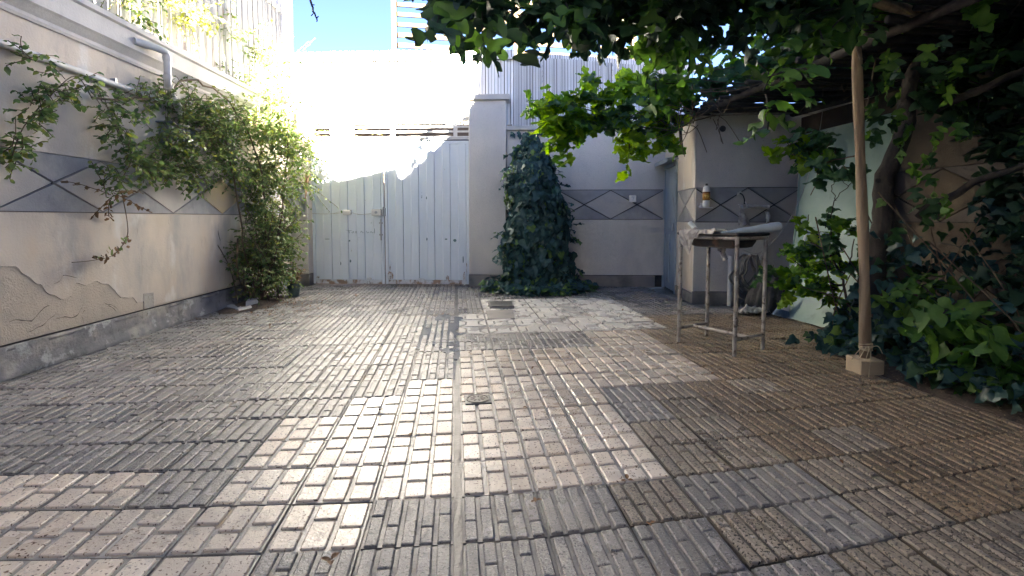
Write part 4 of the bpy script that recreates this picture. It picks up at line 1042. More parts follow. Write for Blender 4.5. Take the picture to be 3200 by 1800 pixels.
for i in range(13):
    for j in range(4):
        a = (i - 6) / 6; b = (j - 1.5) / 1.5
        p0 = ax * .101 + xb * a * .057 + yb * b * .02; p1 = ax * (.012 + .01 * hr.random()) + xb * (a * .085 + hr.gauss(0, .004)) + yb * (b * .035 + hr.gauss(0, .004)); p1.z = max(p1.z, -bp.z + .004)
        m.tube([p0, p1], [.0055, .0065], 4)
m.build('bristles', BRISTLE, t)
m = MB(); c_ = ax * .14 - yb * .0262; m.add([tuple(c_ + xb * .011 * math.cos(w) + ax * .011 * math.sin(w)) for w in [2 * PI * i / 10 for i in range(10)]], [tuple(range(10))]); m.build('badge', BLACKP, t)

t = thing('clothes_line', 'thin pale cord sagging from the pergola to the sink stand', 'cord', (4.5, 5.9, 2.65), 0)
o = Vector((4.5, 5.9, 2.65))
m = MB(); m.tube(curve([(4.5, 5.9, 2.65), (4.36, 5.8, 2.11), (3.9, 5.4, 1.46), (3.36, 4.9, 1.07), (2.9, 4.45, 0.91), (2.75, 4.4, 0.83), (2.55, 4.3, 0.87)], 6), .0042, 5); m.build('cord', WIRE, t, o, smooth='all')

# pot, border stones
pc = (-2.41, 7.87, 0)
t = thing('plant_pot', 'dark green plastic pot with a half withered plant beside the gate', 'potted plant', pc, 0)
m = MB(); m.lathe([(.07, 0), (.075, .004), (.098, .15), (.104, .152), (.106, .19), (.098, .19), (.094, .165), (.0, .162)], n=24); m.build('pot', POT, t, smooth=True)
m = MB(); m.lathe([(.092, .166), (.05, .176), (0, .174)], n=18); m.build('soil', SOIL, t, smooth=True)
P = Plant(t, pc, 'long', [L_DRY[0], L_ROSE[2], L_ROSE[1]], .085, 60, (5, 4, 2))
b0 = Vector(pc) + Vector((0, 0, .17))
for i in range(15):
    d = Vector((rnd.gauss(0, .45), rnd.gauss(0, .45), 1)); L = rnd.uniform(.2, .5)
    P.spray(b0, d, L, 8, .3, .004, 1, 0 if L < .34 else (1 if rnd.random() < .6 else 2))
P.finish(GSTEM)
for nm, lab, pts, h in (('border_slab', 'flat pale stone slab edging the soil under the rose bush', [(-3.08, 6.98), (-2.67, 6.56), (-2.58, 6.75), (-2.67, 6.93), (-2.78, 6.83), (-3.09, 7.17)], .035),
                        ('border_block', 'broken white block at the corner of the soil under the rose bush', [(-2.68, 6.79), (-2.6, 6.99), (-2.66, 7.18), (-2.75, 7.06)], .085)):
    c_ = (sum(p[0] for p in pts) / len(pts), sum(p[1] for p in pts) / len(pts), 0)
    t = thing(nm, lab, 'stone', c_)
    m = MB(); n = len(pts); m.add([(x, y, 0) for x, y in pts] + [(c_[0] + (x - c_[0]) * .94, c_[1] + (y - c_[1]) * .94, h + rnd.uniform(-.01, .01)) for x, y in pts], [tuple(range(n, 2 * n)), tuple(range(n - 1, -1, -1))] + [(i, (i + 1) % n, n + (i + 1) % n, n + i) for i in range(n)])
    m.build('stone', STONE, t, c_)
# tarp behind the rose, near the left pillar
tc = bkp(-2.68, .22, 1.62)
t = thing('grey_tarp', 'grey tarp with a brown board folded over the left gate pillar among the rose', 'tarp', bkp(-2.7, .11, 1.2), BA)
m = MB(); m.grid(lambda a, b: (-.38 + .62 * a - .06 * b, -.09 - .14 * (1 - b) - .03 * noise.noise(Vector((a * 3, b * 3, 1))), .33 + .38 * b - .62 * abs(a - .42) * (1 - .35 * b)), 16, 12); m.build('tarp', TARP, t, smooth='all')
m = MB(); m.box(.06, .10, -.09, -.005, .15, .78, M=Matrix.Rotation(R(12), 4, 'Y')); m.build('board', TARP_B, t)

# drain grate, slabs near the ivy
dc = (0.13, 3.19, 0)
t = thing('floor_drain', 'square iron drain grate with a slotted round cover in the middle of the floor', 'drain', dc, R(2))
m = MB(); m.box(-.082, .082, -.078, .078, -.012, .004, bev=.002); m.build('plate', IRON, t)
m = MB(); m.lathe([(.074, .0041), (.074, .0095), (.066, .0095), (.064, .0042)], n=36); m.lathe([(.060, .0041), (.060, .0078), (.0, .0086)], n=36); m.build('cover', IRON, t, smooth=True)
m = MB()
for i in range(9):
    w = 2 * PI * i / 9; M_ = Matrix.Rotation(w, 4, 'Z')
    m.box(.022, .048, -.0055, .0055, .0075, .0092, M=M_)
m.build('slot', GAP, t)
def slab(nm, lab, cat, q, z0, z1, m_, bev=.006):
    c_ = (sum(p[0] for p in q) / 4, sum(p[1] for p in q) / 4, 0); t = thing(nm, lab, cat, c_)
    m = MB(); m.add([(x, y, z0) for x, y in q] + [(c_[0] + (x - c_[0]) * .97, c_[1] + (y - c_[1]) * .97, z1) for x, y in q], [(4, 5, 6, 7), (3, 2, 1, 0)] + [(i, (i + 1) % 4, 4 + (i + 1) % 4, 4 + i) for i in range(4)])
    m.build('slab', m_, t, c_); return t, c_
slab('cover_slab', 'plain grey cement slab let into the pale tiles', 'slab', [(0.35, 5.78), (0.67, 5.79), (0.71, 6.36), (0.36, 6.34)], -.01, .0022, SKIRT_W)
t, c_ = slab('manhole', 'dark sunken inspection hatch in front of the ivy', 'manhole', [(0.42, 6.45), (0.73, 6.44), (0.77, 7.04), (0.45, 7.04)], -.01, .003, IRON)
m = MB(); m.box(-.14, .15, -.24, -.20, -.01, .024); m.box(-.17, -.14, -.24, .22, -.01, .016); m.build('rim', SKIRT_W, t)

# ------------------------------------------------------------------ pergola
pb = (3.055, 3.47); pt_ = (2.88, 3.46, 2.4)
pg = thing('pergola', 'dark pole roofed pergola on a peeled wooden post at the right', 'pergola', (pb[0], pb[1], 0), 0)
o = (pb[0], pb[1], 0)
m = MB(); pts = curve([tuple(Vector((pb[0], pb[1], .108)).lerp(Vector(pt_), t_) + Vector((.008 * math.sin(5 * t_), 0, 0))) for t_ in (0, .25, .5, .75, 1)], 6)
m.tube(pts, [.038 - .006 * i / len(pts) + .003 * math.sin(i * .7) for i in range(len(pts))], 14)
m.v = [(x + .003 * noise.noise(Vector((x * 30, y * 30, z * 2))), y + .003 * noise.noise(Vector((x * 30, y * 30, z * 2 + 9))), z) for x, y, z in m.v]
m.build('post', POLE, pg, o, smooth='all')
m = MB(); m.tube([(pt_[0], pt_[1] - .04, pt_[2] - .12), (pt_[0] - .05, pt_[1] - .05, pt_[2] - .02), (pt_[0] - .10, pt_[1] - .05, pt_[2] + .06)], [.012, .011, .008], 7); m.build('snag', POLE, pg, o, smooth=True)
m = MB(); kp = Vector((pb[0] + .0, pb[1] - .046, 1.43)); m.lathe([(0, -.006), (.018, -.004), (.022, .008), (.0, .014)], n=10)
kk = MB(); kk.v = [(kp.x + x - .006, kp.y - z, kp.z + y) for x, y, z in m.v]; kk.f = m.f; kk.m = m.m; kk.build('knot', BARK, pg, o)
m = MB()
for k in range(4):
    m.tube([(pb[0] + .042 * math.cos(w), pb[1] + .042 * math.sin(w), .175 + .012 * k + .008 * math.sin(w + k)) for w in [2 * PI * i / 14 for i in range(15)]], .005, 5)
for dx, dy, dz in ((-.13, -.05, -.03), (-.10, -.08, -.02), (-.15, .0, -.045), (-.09, -.10, -.16), (.05, -.06, .01)):
    m.tube(curve([(pb[0] - .02, pb[1] - .045, .19), (pb[0] + dx * .5, pb[1] - .05 + dy * .5, .19 + dz * .3 + .02), (pb[0] + dx, pb[1] - .04 + dy, .15 + dz)], 5), .0035, 4)
m.build('rope_tie', ROPE, pg, o, smooth='all')
blk = thing('concrete_footing', 'small tan concrete block under the foot of the wooden pergola post', 'block', (3.045, 3.455, 0), R(-8))
m = MB(); m.box(-.085, .085, -.085, .10, -.02, .107, bev=.006); m.build('block', BLOCK, blk)
ZP = 2.47
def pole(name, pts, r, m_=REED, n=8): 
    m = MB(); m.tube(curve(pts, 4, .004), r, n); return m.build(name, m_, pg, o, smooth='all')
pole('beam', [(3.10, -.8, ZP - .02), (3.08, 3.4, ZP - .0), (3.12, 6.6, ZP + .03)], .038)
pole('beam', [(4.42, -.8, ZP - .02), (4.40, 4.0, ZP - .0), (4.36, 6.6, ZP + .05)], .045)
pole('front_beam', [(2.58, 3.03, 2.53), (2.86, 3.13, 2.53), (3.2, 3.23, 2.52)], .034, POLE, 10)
y = -.6  # poles carried on unseen beside the camera for extra shade
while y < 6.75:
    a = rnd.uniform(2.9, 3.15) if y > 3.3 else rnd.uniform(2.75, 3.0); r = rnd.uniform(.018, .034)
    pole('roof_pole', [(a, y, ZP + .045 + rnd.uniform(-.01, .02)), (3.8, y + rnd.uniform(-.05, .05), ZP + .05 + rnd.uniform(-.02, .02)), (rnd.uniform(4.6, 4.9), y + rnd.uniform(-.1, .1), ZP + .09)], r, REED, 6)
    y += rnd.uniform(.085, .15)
m = MB()
for i in range(60):
    c_ = Vector((rnd.uniform(2.7, 4.6), rnd.uniform(2.4, 6.5), ZP + rnd.uniform(.0, .16))); d = Vector((rnd.gauss(0, .5), rnd.gauss(0, .3), rnd.gauss(0, .06)))
    m.tube(curve([c_, c_ + d * .5 + Vector((0, 0, rnd.gauss(0, .04))), c_ + d], 3), .006, 4)
for i in range(40):
    c_ = Vector((rnd.uniform(2.7, 3.2), rnd.uniform(5.7, 6.4), ZP + rnd.uniform(-.15, .1))); d = Vector((rnd.gauss(-.15, .22), rnd.gauss(0, .2), rnd.gauss(-.05, .15)))
    m.tube(curve([c_, c_ + d * .5 + Vector((0, 0, rnd.gauss(0, .05))), c_ + d], 3), .005, 4)
tag(m.build('brushwood', TWIG, pg, o, smooth='all'), kind='stuff')
# mats added over the pole roof to darken the right side
for (x0, x1, y0, y1) in ((3.1, 4.9, -.7, 1.6), (3.2, 4.9, 1.7, 3.1), (3.25, 4.8, 3.2, 4.5), (3.4, 4.8, 4.7, 5.6)):
    m = MB(); m.grid(lambda a, b: (x0 + (x1 - x0) * a, y0 + (y1 - y0) * b, ZP + .13 + .03 * noise.noise(Vector((a * 3, b * 3, x0)))), 8, 8); 
    m.grid(lambda a, b: (x0 + (x1 - x0) * a, y0 + (y1 - y0) * b, ZP + .137 + .03 * noise.noise(Vector((a * 3, b * 3, x0)))), 8, 8); m.build('shade_mat', REED, pg, o)
m = MB(); m.tube([(3.15, 7.0, 2.52), (3.17, 7.0, 2.3), (3.2, 7.0, 2.08)], .022, 8)
t = thing('hanging_stick', 'short dark stick hanging down at the outhouse corner below the vine', 'stick', (3.15, 7.0, 2.52)); m.build('stick', BARK, t, (3.15, 7.0, 2.52), smooth=True)

# ================================================================== plants
# ---- rose on the left wall
rb = (-2.66, 7.2, .02)
t = thing('climbing_rose', 'large climbing rose sprawling over the left wall and fence up to the gate', 'rose', rb)
P = Plant(t, rb, 'rose', L_ROSE, .056, 300, (5, 5, 1.2))
stems = [[rb, (-2.6, 7.3, .8), (-2.6, 7.3, 1.7), (-2.75, 6.9, 2.5), (-2.9, 6.2, 2.7), (-2.95, 5.5, 2.35), (-3.02, 4.69, 2.16)],
         [rb, (-2.5, 7.5, .9), (-2.45, 7.8, 1.9), (-2.4, 7.8, 2.7), (-2.3, 7.9, 3.3)], [rb, (-2.75, 7.0, .7), (-2.75, 6.8, 1.5), (-2.8, 6.5, 2.2), (-2.85, 6.0, 2.0)],
         [rb, (-2.45, 7.2, .6), (-2.35, 7.3, 1.3)], [rb, (-2.8, 6.9, .4), (-2.75, 6.8, .9)], [rb, (-2.5, 7.6, .5), (-2.5, 7.8, 1.1), (-2.55, 7.9, 1.7)]]
for s_ in stems: P.stem.tube(curve(s_, 5, .01), .011, 6, cap=False)
for i in range(16):
    a = Vector(rb) + Vector((rnd.uniform(-.15, .2), rnd.uniform(-.3, .3), 0)); P.stem.tube(curve([a, a + Vector((rnd.gauss(0, .12), rnd.gauss(0, .15), rnd.uniform(.3, .6))), a + Vector((rnd.gauss(.05, .25), rnd.gauss(0, .3), rnd.uniform(.8, 1.4)))], 4), .006, 4, cap=False)
FREE = lambda p: p.x > -3.52 + .084 * p.y and not (p.z < .95 and p.x > -2.50 + .1 * p.z)
B = lambda c, r, n, **k: P.blob(c, r, n, keep=FREE, **k)
# lower bush
B((-2.7, 7.3, 0.44), (.32, .45, .28), 120, clump=.25)
B((-2.77, 7.4, 0.93), (.36, .45, .30), 150, clump=.3)
B((-2.65, 7.4, 0.54), (.22, .3, .28), 75, clump=.3)
B((-2.52, 7.6, 0.98), (.30, .35, .32), 93, clump=.35)
B((-2.74, 7.5, 1.43), (.36, .45, .30), 130, clump=.35)
B((-2.58, 7.1, 0.22), (.18, .2, .10), 30)
# upper mass by the gate pillar
B((-2.62, 7.8, 1.78), (.42, .4, .34), 83, clump=.4, mi=None)
B((-2.48, 7.9, 2.14), (.40, .4, .34), 76, clump=.45)
B((-2.74, 7.4, 2.13), (.42, .45, .36), 104, clump=.35)
B((-2.31, 8.1, 2.05), (.22, .25, .45), 49, clump=.4)
B((-2.83, 7.0, 2.32), (.42, .45, .30), 114, clump=.3)
B((-2.94, 6.9, 1.91), (.35, .4, .28), 76, clump=.35)
# sunny top over the cornice
for c, r, n in (((-3.18, 7.3, 2.95), (.30, .5, .16), 65), ((-2.95, 7.6, 2.87), (.36, .5, .26), 98), ((-2.69, 7.9, 2.66), (.40, .5, .26), 98), ((-2.89, 7.9, 3.22), (.34, .4, .2), 49), ((-2.45, 8.2, 2.48), (.28, .4, .3), 49), ((-3.05, 7.5, 3.37), (.25, .35, .2), 32), ((-2.94, 8.2, 3.6), (.3, .3, .16), 29)):
    P.blob(c, r, n, clump=.3, mi=None, k=1.0)
# tufts on the fence
P.blob((-3.03, 6.2, 3.53), (.25, .3, .18), 49, mi=2)
P.blob((-3.2, 5.3, 3.14), (.25, .3, .13), 27); P.blob((-3.03, 7.6, 3.62), (.18, .3, .2), 18)
# arm along the wall
B((-2.86, 6.15, 2.31), (.20, .45, .18), 73, clump=.3)
B((-2.95, 5.84, 2.39), (.12, .35, .10), 44, L=(.1, .25), per=6)
B((-2.98, 5.33, 2.27), (.10, .3, .07), 27, L=(.1, .2), per=6)
B((-2.99, 4.94, 2.15), (.10, .22, .10), 24, L=(.08, .17), per=5)
B((-2.97, 4.95, 2.0), (.10, .18, .12), 24, L=(.08, .17), per=5)
B((-2.95, 4.98, 1.79), (.10, .18, .10), 21, L=(.08, .17), per=5)
B((-2.94, 5.13, 1.68), (.08, .2, .09), 27, L=(.08, .2), per=6)
B((-2.93, 5.39, 1.66), (.10, .22, .09), 32, L=(.08, .2), per=6)
B((-2.92, 5.73, 1.61), (.10, .22, .08), 29, L=(.08, .2), per=6)
B((-2.88, 6.06, 1.68), (.14, .3, .12), 41)
B((-2.95, 4.88, 1.5), (.09, .15, .09), 18, L=(.08, .17), per=5)
B((-2.97, 4.75, 1.44), (.05, .10, .06), 8, L=(.08, .17), per=5)
B((-2.85, 6.34, 2.07), (.15, .3, .18), 49)
B((-2.94, 5.71, 1.85), (.1, .2, .05), 11, L=(.08, .17), per=5)
B((-3.03, 4.64, 2.25), (.06, .14, .06), 9, L=(.08, .17), per=5)
B((-3.05, 4.45, 2.23), (.05, .12, .05), 7, L=(.08, .17), per=5)
B((-3.05, 4.3, 2.07), (.08, .15, .08), 19, k=1.1, L=(.08, .17), per=5)
B((-3.05, 4.16, 1.95), (.07, .10, .08), 16, k=1.1, L=(.08, .17), per=5)
B((-3.06, 4.08, 1.84), (.06, .06, .06), 8, L=(.08, .17), per=5)
B((-3.08, 4.02, 1.66), (.08, .08, .07), 16, k=1.1, L=(.08, .17), per=5)
B((-3.08, 3.95, 1.55), (.05, .05, .05), 7, L=(.08, .17), per=5)
B((-3.07, 4.09, 2.32), (.05, .08, .04), 5, L=(.08, .17), per=5); B((-3.06, 4.2, 2.32), (.05, .08, .03), 4, L=(.08, .17), per=5)
P.stem.tube(curve([(-3.02, 4.69, 2.16), (-3.05, 4.56, 2.3), (-3.06, 4.31, 2.09), (-3.08, 4.07, 1.81), (-3.09, 3.97, 1.59)], 5), .004, 5)
P.stem.tube(curve([(-3.0, 4.82, 2.14), (-2.98, 4.96, 1.93), (-2.96, 5.08, 1.7), (-2.98, 4.84, 1.39)], 5), .004, 5)
B((-2.86, 5.49, 1.96), (.10, .3, .10), 27, L=(.1, .2), per=6); B((-2.84, 5.83, 2.04), (.10, .3, .10), 27, L=(.1, .2), per=6); B((-2.86, 5.86, 1.83), (.10, .3, .08), 27, L=(.1, .2), per=6)
# withered sprig hanging on the wall
sp = curve([(-2.98, 4.95, 1.4), (-2.99, 5.03, 1.11), (-3.0, 5.02, 0.97), (-3.02, 4.87, 0.83), (-3.04, 4.64, 0.8), (-3.06, 4.43, 0.8)], 6)
P.stem.tube(sp, [.004] * 18 + [.0025] * (len(sp) - 18), 5)
P.mats = L_ROSE + L_DRY[:2]; P.w = (6, 4, 1, 0, 0)
for k_ in range(12, 24):
    for j in range(3): P.leaf(sp[k_] + Vector((.01, rnd.gauss(0, .03), rnd.gauss(0, .02))), (.1, rnd.gauss(0, 1), rnd.gauss(.2, .6)), (1, rnd.gauss(0, .4), rnd.gauss(.4, .4)), .8, rnd.choice((3, 4, 3, 1)))
B((-2.97, 4.82, 1.36), (.05, .08, .04), 5, mi=3)
# thin sprays waving over the sheeting and the gate
for a, b, n, mi in (((-2.58, 8.3, 2.98), (-1.21, 8.4, 3.99), 22, 1), ((-2.44, 8.2, 2.9), (-1.32, 8.3, 3.56), 18, 1), ((-2.66, 8.2, 3.25), (-2.26, 8.3, 4.04), 12, 2), ((-2.71, 8.2, 3.43), (-2.22, 8.3, 3.59), 9, 2), ((-2.24, 8.3, 2.5), (-1.17, 8.35, 1.91), 17, 1),
                    ((-2.31, 8.3, 2.2), (-1.36, 8.35, 1.84), 15, 1), ((-2.35, 8.3, 2.74), (-1.51, 8.4, 2.53), 14, 2), ((-2.3, 8.3, 2.68), (-1.17, 8.4, 2.45), 16, 2), ((-2.32, 8.3, 1.71), (-1.91, 8.3, 1.18), 9, 0), ((-2.67, 8.2, 2.9), (-2.1, 8.3, 3.41), 10, 2),
                    ((-2.99, 7.5, 3.54), (-2.53, 7.7, 3.84), 10, 2), ((-2.85, 7.8, 3.42), (-2.3, 8.0, 3.7), 12, 2)):
    d = Vector(b) - Vector(a); P.spray(a, d + Vector((0, 0, .12)), d.length, n, .16, .004, .85, mi)
    P.spray(Vector(a) + d * .4, d + Vector((.1, 0, -.25 * d.length)), d.length * .45, n // 2, .2, .003, .75, mi)
P.finish(TWIG)
# fallen leaves and clippings by the rose
m = MB(); sv, sf_ = leaf_shape('rose', .3, .3, .05, 2)
for i in range(260):
    a = rnd.random() * 2 * PI; q = Vector((-2.25 + rnd.gauss(0, .33), 6.85 + rnd.gauss(0, .5), .006)) if i < 220 else Vector((rnd.uniform(-2.6, 3.4), rnd.uniform(2, 8), .004))
    M_ = Matrix.Translation(q) @ Matrix.Rotation(a, 4, 'Z') @ Matrix.Rotation(rnd.gauss(0, .3), 4, 'X') @ Matrix.Scale(rnd.uniform(.025, .05), 4)
    m.add([tuple(M_ @ Vector(p) + Vector((0, 0, .012))) for p in sv], sf_)
tag(m.build('leaf_litter', DRYLEAF), kind='stuff')
for p, lab, s_ in (((0.73, 2.08, 0), 'curled dark dry leaf lying on the cream tiles right of the drain', .032), ((0.31, 1.96, 0), 'small black dry leaf on the grey tiles nearest the camera', .026), ((0.71, 1.76, 0), 'tiny brown leaf on the dark tiles at the front right', .02), ((-0.42, 1.68, 0), 'dark clump of wet leaf on the pale tiles at the front left', .036)):
    t = thing('fallen_leaf', lab, 'leaf', p, rnd.random() * 6, group='dry leaves lying on the floor')
    m = MB()
    for k_ in range(3):
        M_ = Matrix.Rotation(k_ * 2.1, 4, 'Z') @ Matrix.Rotation(.5, 4, 'X') @ Matrix.Scale(s_, 4); m.add([tuple(M_ @ Vector(q) + Vector((0, 0, .014 + .004 * k_))) for q in sv], sf_)
    m.build('blade', DRYLEAF, t)

# ---- ivy cone on the garden wall
ib = (1.30, 8.0, 0)
t = thing('ivy', 'cone of dark bluish ivy climbing the garden wall right of the gate pillar', 'ivy', ib)
P = Plant(t, ib, 'ivy', L_IVY, .15, 300, (5, 5, .5))
RAD = [(0, .72), (.12, .68), (.3, .62), (.7, .55), (1.1, .51), (1.5, .46), (1.9, .36), (2.2, .20), (2.45, .07)]
def rad(z):
    for (a, ra), (b, rb_) in zip(RAD, RAD[1:]):
        if z <= b: return ra + (rb_ - ra) * (z - a) / (b - a)
    return .05
for i in range(2100):
    z = 2.45 * rnd.random() ** 1.25; a = rnd.uniform(-PI, 0) + rnd.gauss(0, .15); k = 1 - abs(rnd.gauss(0, .13)) + .30 * noise.noise(Vector((a * 1.4, z * 2.0, 3))) + .12 * noise.noise(Vector((a * 4, z * 5, 6)))
    r = rad(z) * k; cx = 1.36 - .06 * z; cy = 8.36 - .16 * min(1, z)
    q = Vector((cx + r * math.cos(a), cy + r * math.sin(a) * 1.0, z + .03))
    if q.y > 8.72 - .15 * q.x - .03: continue
    nn = Vector((math.cos(a), math.sin(a), .45 + rnd.gauss(0, .3))) + Vector((rnd.gauss(0, .45), rnd.gauss(0, .3), rnd.gauss(0, .3)))
    dn = Vector((rnd.gauss(0, .5), rnd.gauss(-.2, .25), -1))
    yng = z < .5 and rnd.random() < .13 or rnd.random() < .015
    P.leaf(q, dn, nn, rnd.choice((.45, .6, .8, 1, 1.1, 1.3)) * rnd.uniform(.85, 1.15) * (.7 if yng else 1), 2 if yng else None)
for i in range(330):
    a = rnd.uniform(-PI * .95, -.05 * PI); r = .72 + .2 * rnd.random() + .1 * noise.noise(Vector((a * 2, 0, 8)))
    q = Vector((1.33 + r * math.cos(a), 8.30 + r * .95 * math.sin(a), rnd.uniform(.02, .16)))
    P.leaf(q, (math.cos(a) + rnd.gauss(0, .4), math.sin(a) + rnd.gauss(0, .4), rnd.gauss(-.2, .2)), (rnd.gauss(0, .3), rnd.gauss(-.4, .3), 1), rnd.uniform(.5, 1), 2 if rnd.random() < (.42 if a > -1.3 else .12) else None)
for i in range(26):
    q = Vector(bkp(.95 + rnd.random() * .5, .05, 2.60 - rnd.random() * .07)); P.leaf(q, (rnd.gauss(0, 1), -.3, -.6), (0, -1, .5), .5)
for i in range(16):
    q = Vector(bkp(1.0 + rnd.random() * .14, .07, 2.0 + rnd.random() * .4)); P.leaf(q, (rnd.gauss(0, 1), -.3, -.8), (0, -1, .6), .7, 2)
for i in range(46):
    z = rnd.uniform(.15, 2.3); a = rnd.choice((rnd.uniform(-PI, -2.3), rnd.uniform(-.8, 0), rnd.uniform(-PI, 0))); r = rad(z) * 1.0
    P.spray((1.36 - .06 * z + r * math.cos(a), 8.30 + r * math.sin(a), z), (math.cos(a), math.sin(a) * .7 - .2, rnd.uniform(-.6, .5)), rnd.uniform(.12, .3), 4, 1.5, .003, rnd.uniform(.4, .75), rnd.choice((0, 0, 1, 2)))
core = MB()
core.tube([(1.32, 8.42, 0), (1.30, 8.38, .8), (1.27, 8.38, 1.5), (1.25, 8.40, 2.1), (1.24, 8.40, 2.5)], [.10, .08, .07, .04, .01], 8)
for i in range(60):
    a = rnd.uniform(-PI, 0); z = rnd.uniform(.1, 2.0); r = rad(z) * .9
    core.tube(curve([(1.3, 8.38, z * .9), (1.3 + r * .6 * math.cos(a), 8.36 + r * .5 * math.sin(a), z), (1.3 + r * math.cos(a), 8.34 + r * .9 * math.sin(a), z - .1)], 3), .006, 4, cap=False)
core.v, core.f, core.m, _k = P.stem.v + core.v, P.stem.f + [tuple(i + len(P.stem.v) for i in f) for f in core.f], P.stem.m + core.m, 0
P.stem = core
P.finish(BARK)

# ---- grape vine spilling over the garden wall
vb = (3.0, 7.55, 0)
t = thing('grape_vine', 'bright green grape vine hanging over the garden wall beside the outhouse', 'vine', vb)
P = Plant(t, vb, 'grape', L_GRAPE, .15, 300, (5, 4, 3))
for c, r, n, mi in (((1.34, 6.3, 2.55), (.24, .3, .18), 18, None), ((1.42, 6.2, 2.27), (.20, .25, .16), 17, 0), ((1.2, 6.2, 2.36), (.10, .2, .20), 12, 1), ((1.78, 6.4, 2.51), (.24, .3, .18), 21, None), ((2.12, 6.5, 2.38), (.26, .3, .14), 18, 2), ((2.33, 6.5, 2.67), (.28, .3, .18), 22, None),
                    ((2.69, 6.6, 2.52), (.22, .3, .18), 20, None), ((2.77, 6.4, 2.76), (.22, .3, .2), 20, 0), ((2.25, 6.4, 2.04), (.11, .12, .13), 14, 1), ((2.81, 6.6, 2.26), (.12, .2, .12), 12, None), ((1.33, 6.2, 2.05), (.12, .12, .05), 6, 1), ((1.1, 6.2, 2.62), (.06, .1, .12), 5, 1), ((1.77, 6.4, 2.83), (.10, .1, .08), 7, None), ((2.13, 6.4, 2.84), (.2, .2, .10), 12, 1), ((2.58, 6.5, 2.19), (.08, .1, .05), 4, 1), ((1.0, 6.2, 2.47), (.06, .1, .04), 4, 0)):
    P.blob(c, r, n, L=(.12, .3), per=4, droop=1.6, mi=mi, out=.5, r=.003, up=.5)
for q in ([(3.35, 6.35, 2.55), (2.81, 6.5, 2.6), (2.12, 6.5, 2.48), (1.34, 6.3, 2.57)], [(3.3, 6.3, 2.6), (2.82, 6.4, 2.78), (2.24, 6.4, 2.77)], [(3.4, 6.4, 2.5), (2.7, 6.6, 2.36), (2.25, 6.4, 2.27), (2.25, 6.4, 1.96)]):
    P.stem.tube(curve(q, 6, .012), .008, 5, cap=False)
# the vine on top of the pergola
for i in range(260):
    c = (rnd.uniform(3.0, 4.7), rnd.uniform(2.0, 6.4), rnd.uniform(2.66, 2.85)); P.spray(c, (rnd.gauss(0, 1), rnd.gauss(0, 1), rnd.gauss(.25, .2)), rnd.uniform(.3, .5), 6, .15, .004, 1.1, rnd.choice((0, 2, 2)))
P.finish(TWIG)

# ---- fig tree over the right half
fb = (3.62, 3.75, 0)
t = thing('fig_tree', 'big dark fig tree with lobed leaves overhanging the right side of the yard', 'fig tree', fb)
P = Plant(t, fb, 'fig', L_FIG, .19, 300, (5, 4, 1.6))
tr_ = MB()
trunk = curve([fb, (3.34, 3.75, 0.67), (3.37, 3.7, 1.12), (3.36, 3.7, 1.49), (3.51, 3.7, 1.84), (3.54, 3.7, 2.24), (3.75, 3.6, 2.6), (3.6, 3.5, 3.4), (3.4, 3.4, 4.4)], 5, .006)
tr_.tube(trunk, [.088 - .0014 * i for i in range(len(trunk))], 12); tr_.build('trunk', BARK, t, fb, smooth='all')
limbs = [[(3.74, 3.62, 2.45), (3.0, 3.3, 2.75), (2.0, 3.15, 2.85), (1.0, 3.05, 2.75), (.3, 3.0, 2.6), (-.2, 3.0, 2.42)], [(3.7, 3.6, 2.6), (2.8, 3.0, 3.0), (1.6, 2.8, 3.1), (.6, 2.9, 2.9)], [(3.72, 3.6, 2.5), (3.2, 2.8, 2.7), (2.6, 2.2, 2.8)],
         [(3.65, 3.5, 3.1), (2.4, 3.5, 3.8), (1.0, 3.6, 4.2)], [(3.6, 3.5, 3.4), (3.9, 2.8, 4.0), (4.0, 2.2, 4.3)], [(3.6, 3.5, 3.3), (3.0, 4.3, 3.9), (2.4, 4.9, 4.3)], [(3.72, 3.65, 2.0), (3.95, 3.0, 2.2), (4.05, 2.4, 2.1)], [(3.68, 3.7, 1.2), (3.85, 3.2, 1.5), (3.9, 2.7, 1.4)]]
for L in limbs:
    m = MB(); c = curve(L, 6, .012); m.tube(c, [.034 - .024 * i / len(c) for i in range(len(c))], 7); m.build('branch', BARK, t, fb, smooth='all')
F = lambda c, r, n, mi=None, per=4, L=(.12, .26), **k: P.blob(c, r, n, L=L, per=per, droop=1.5, mi=mi, out=.6, r=.005, up=.45, **k)
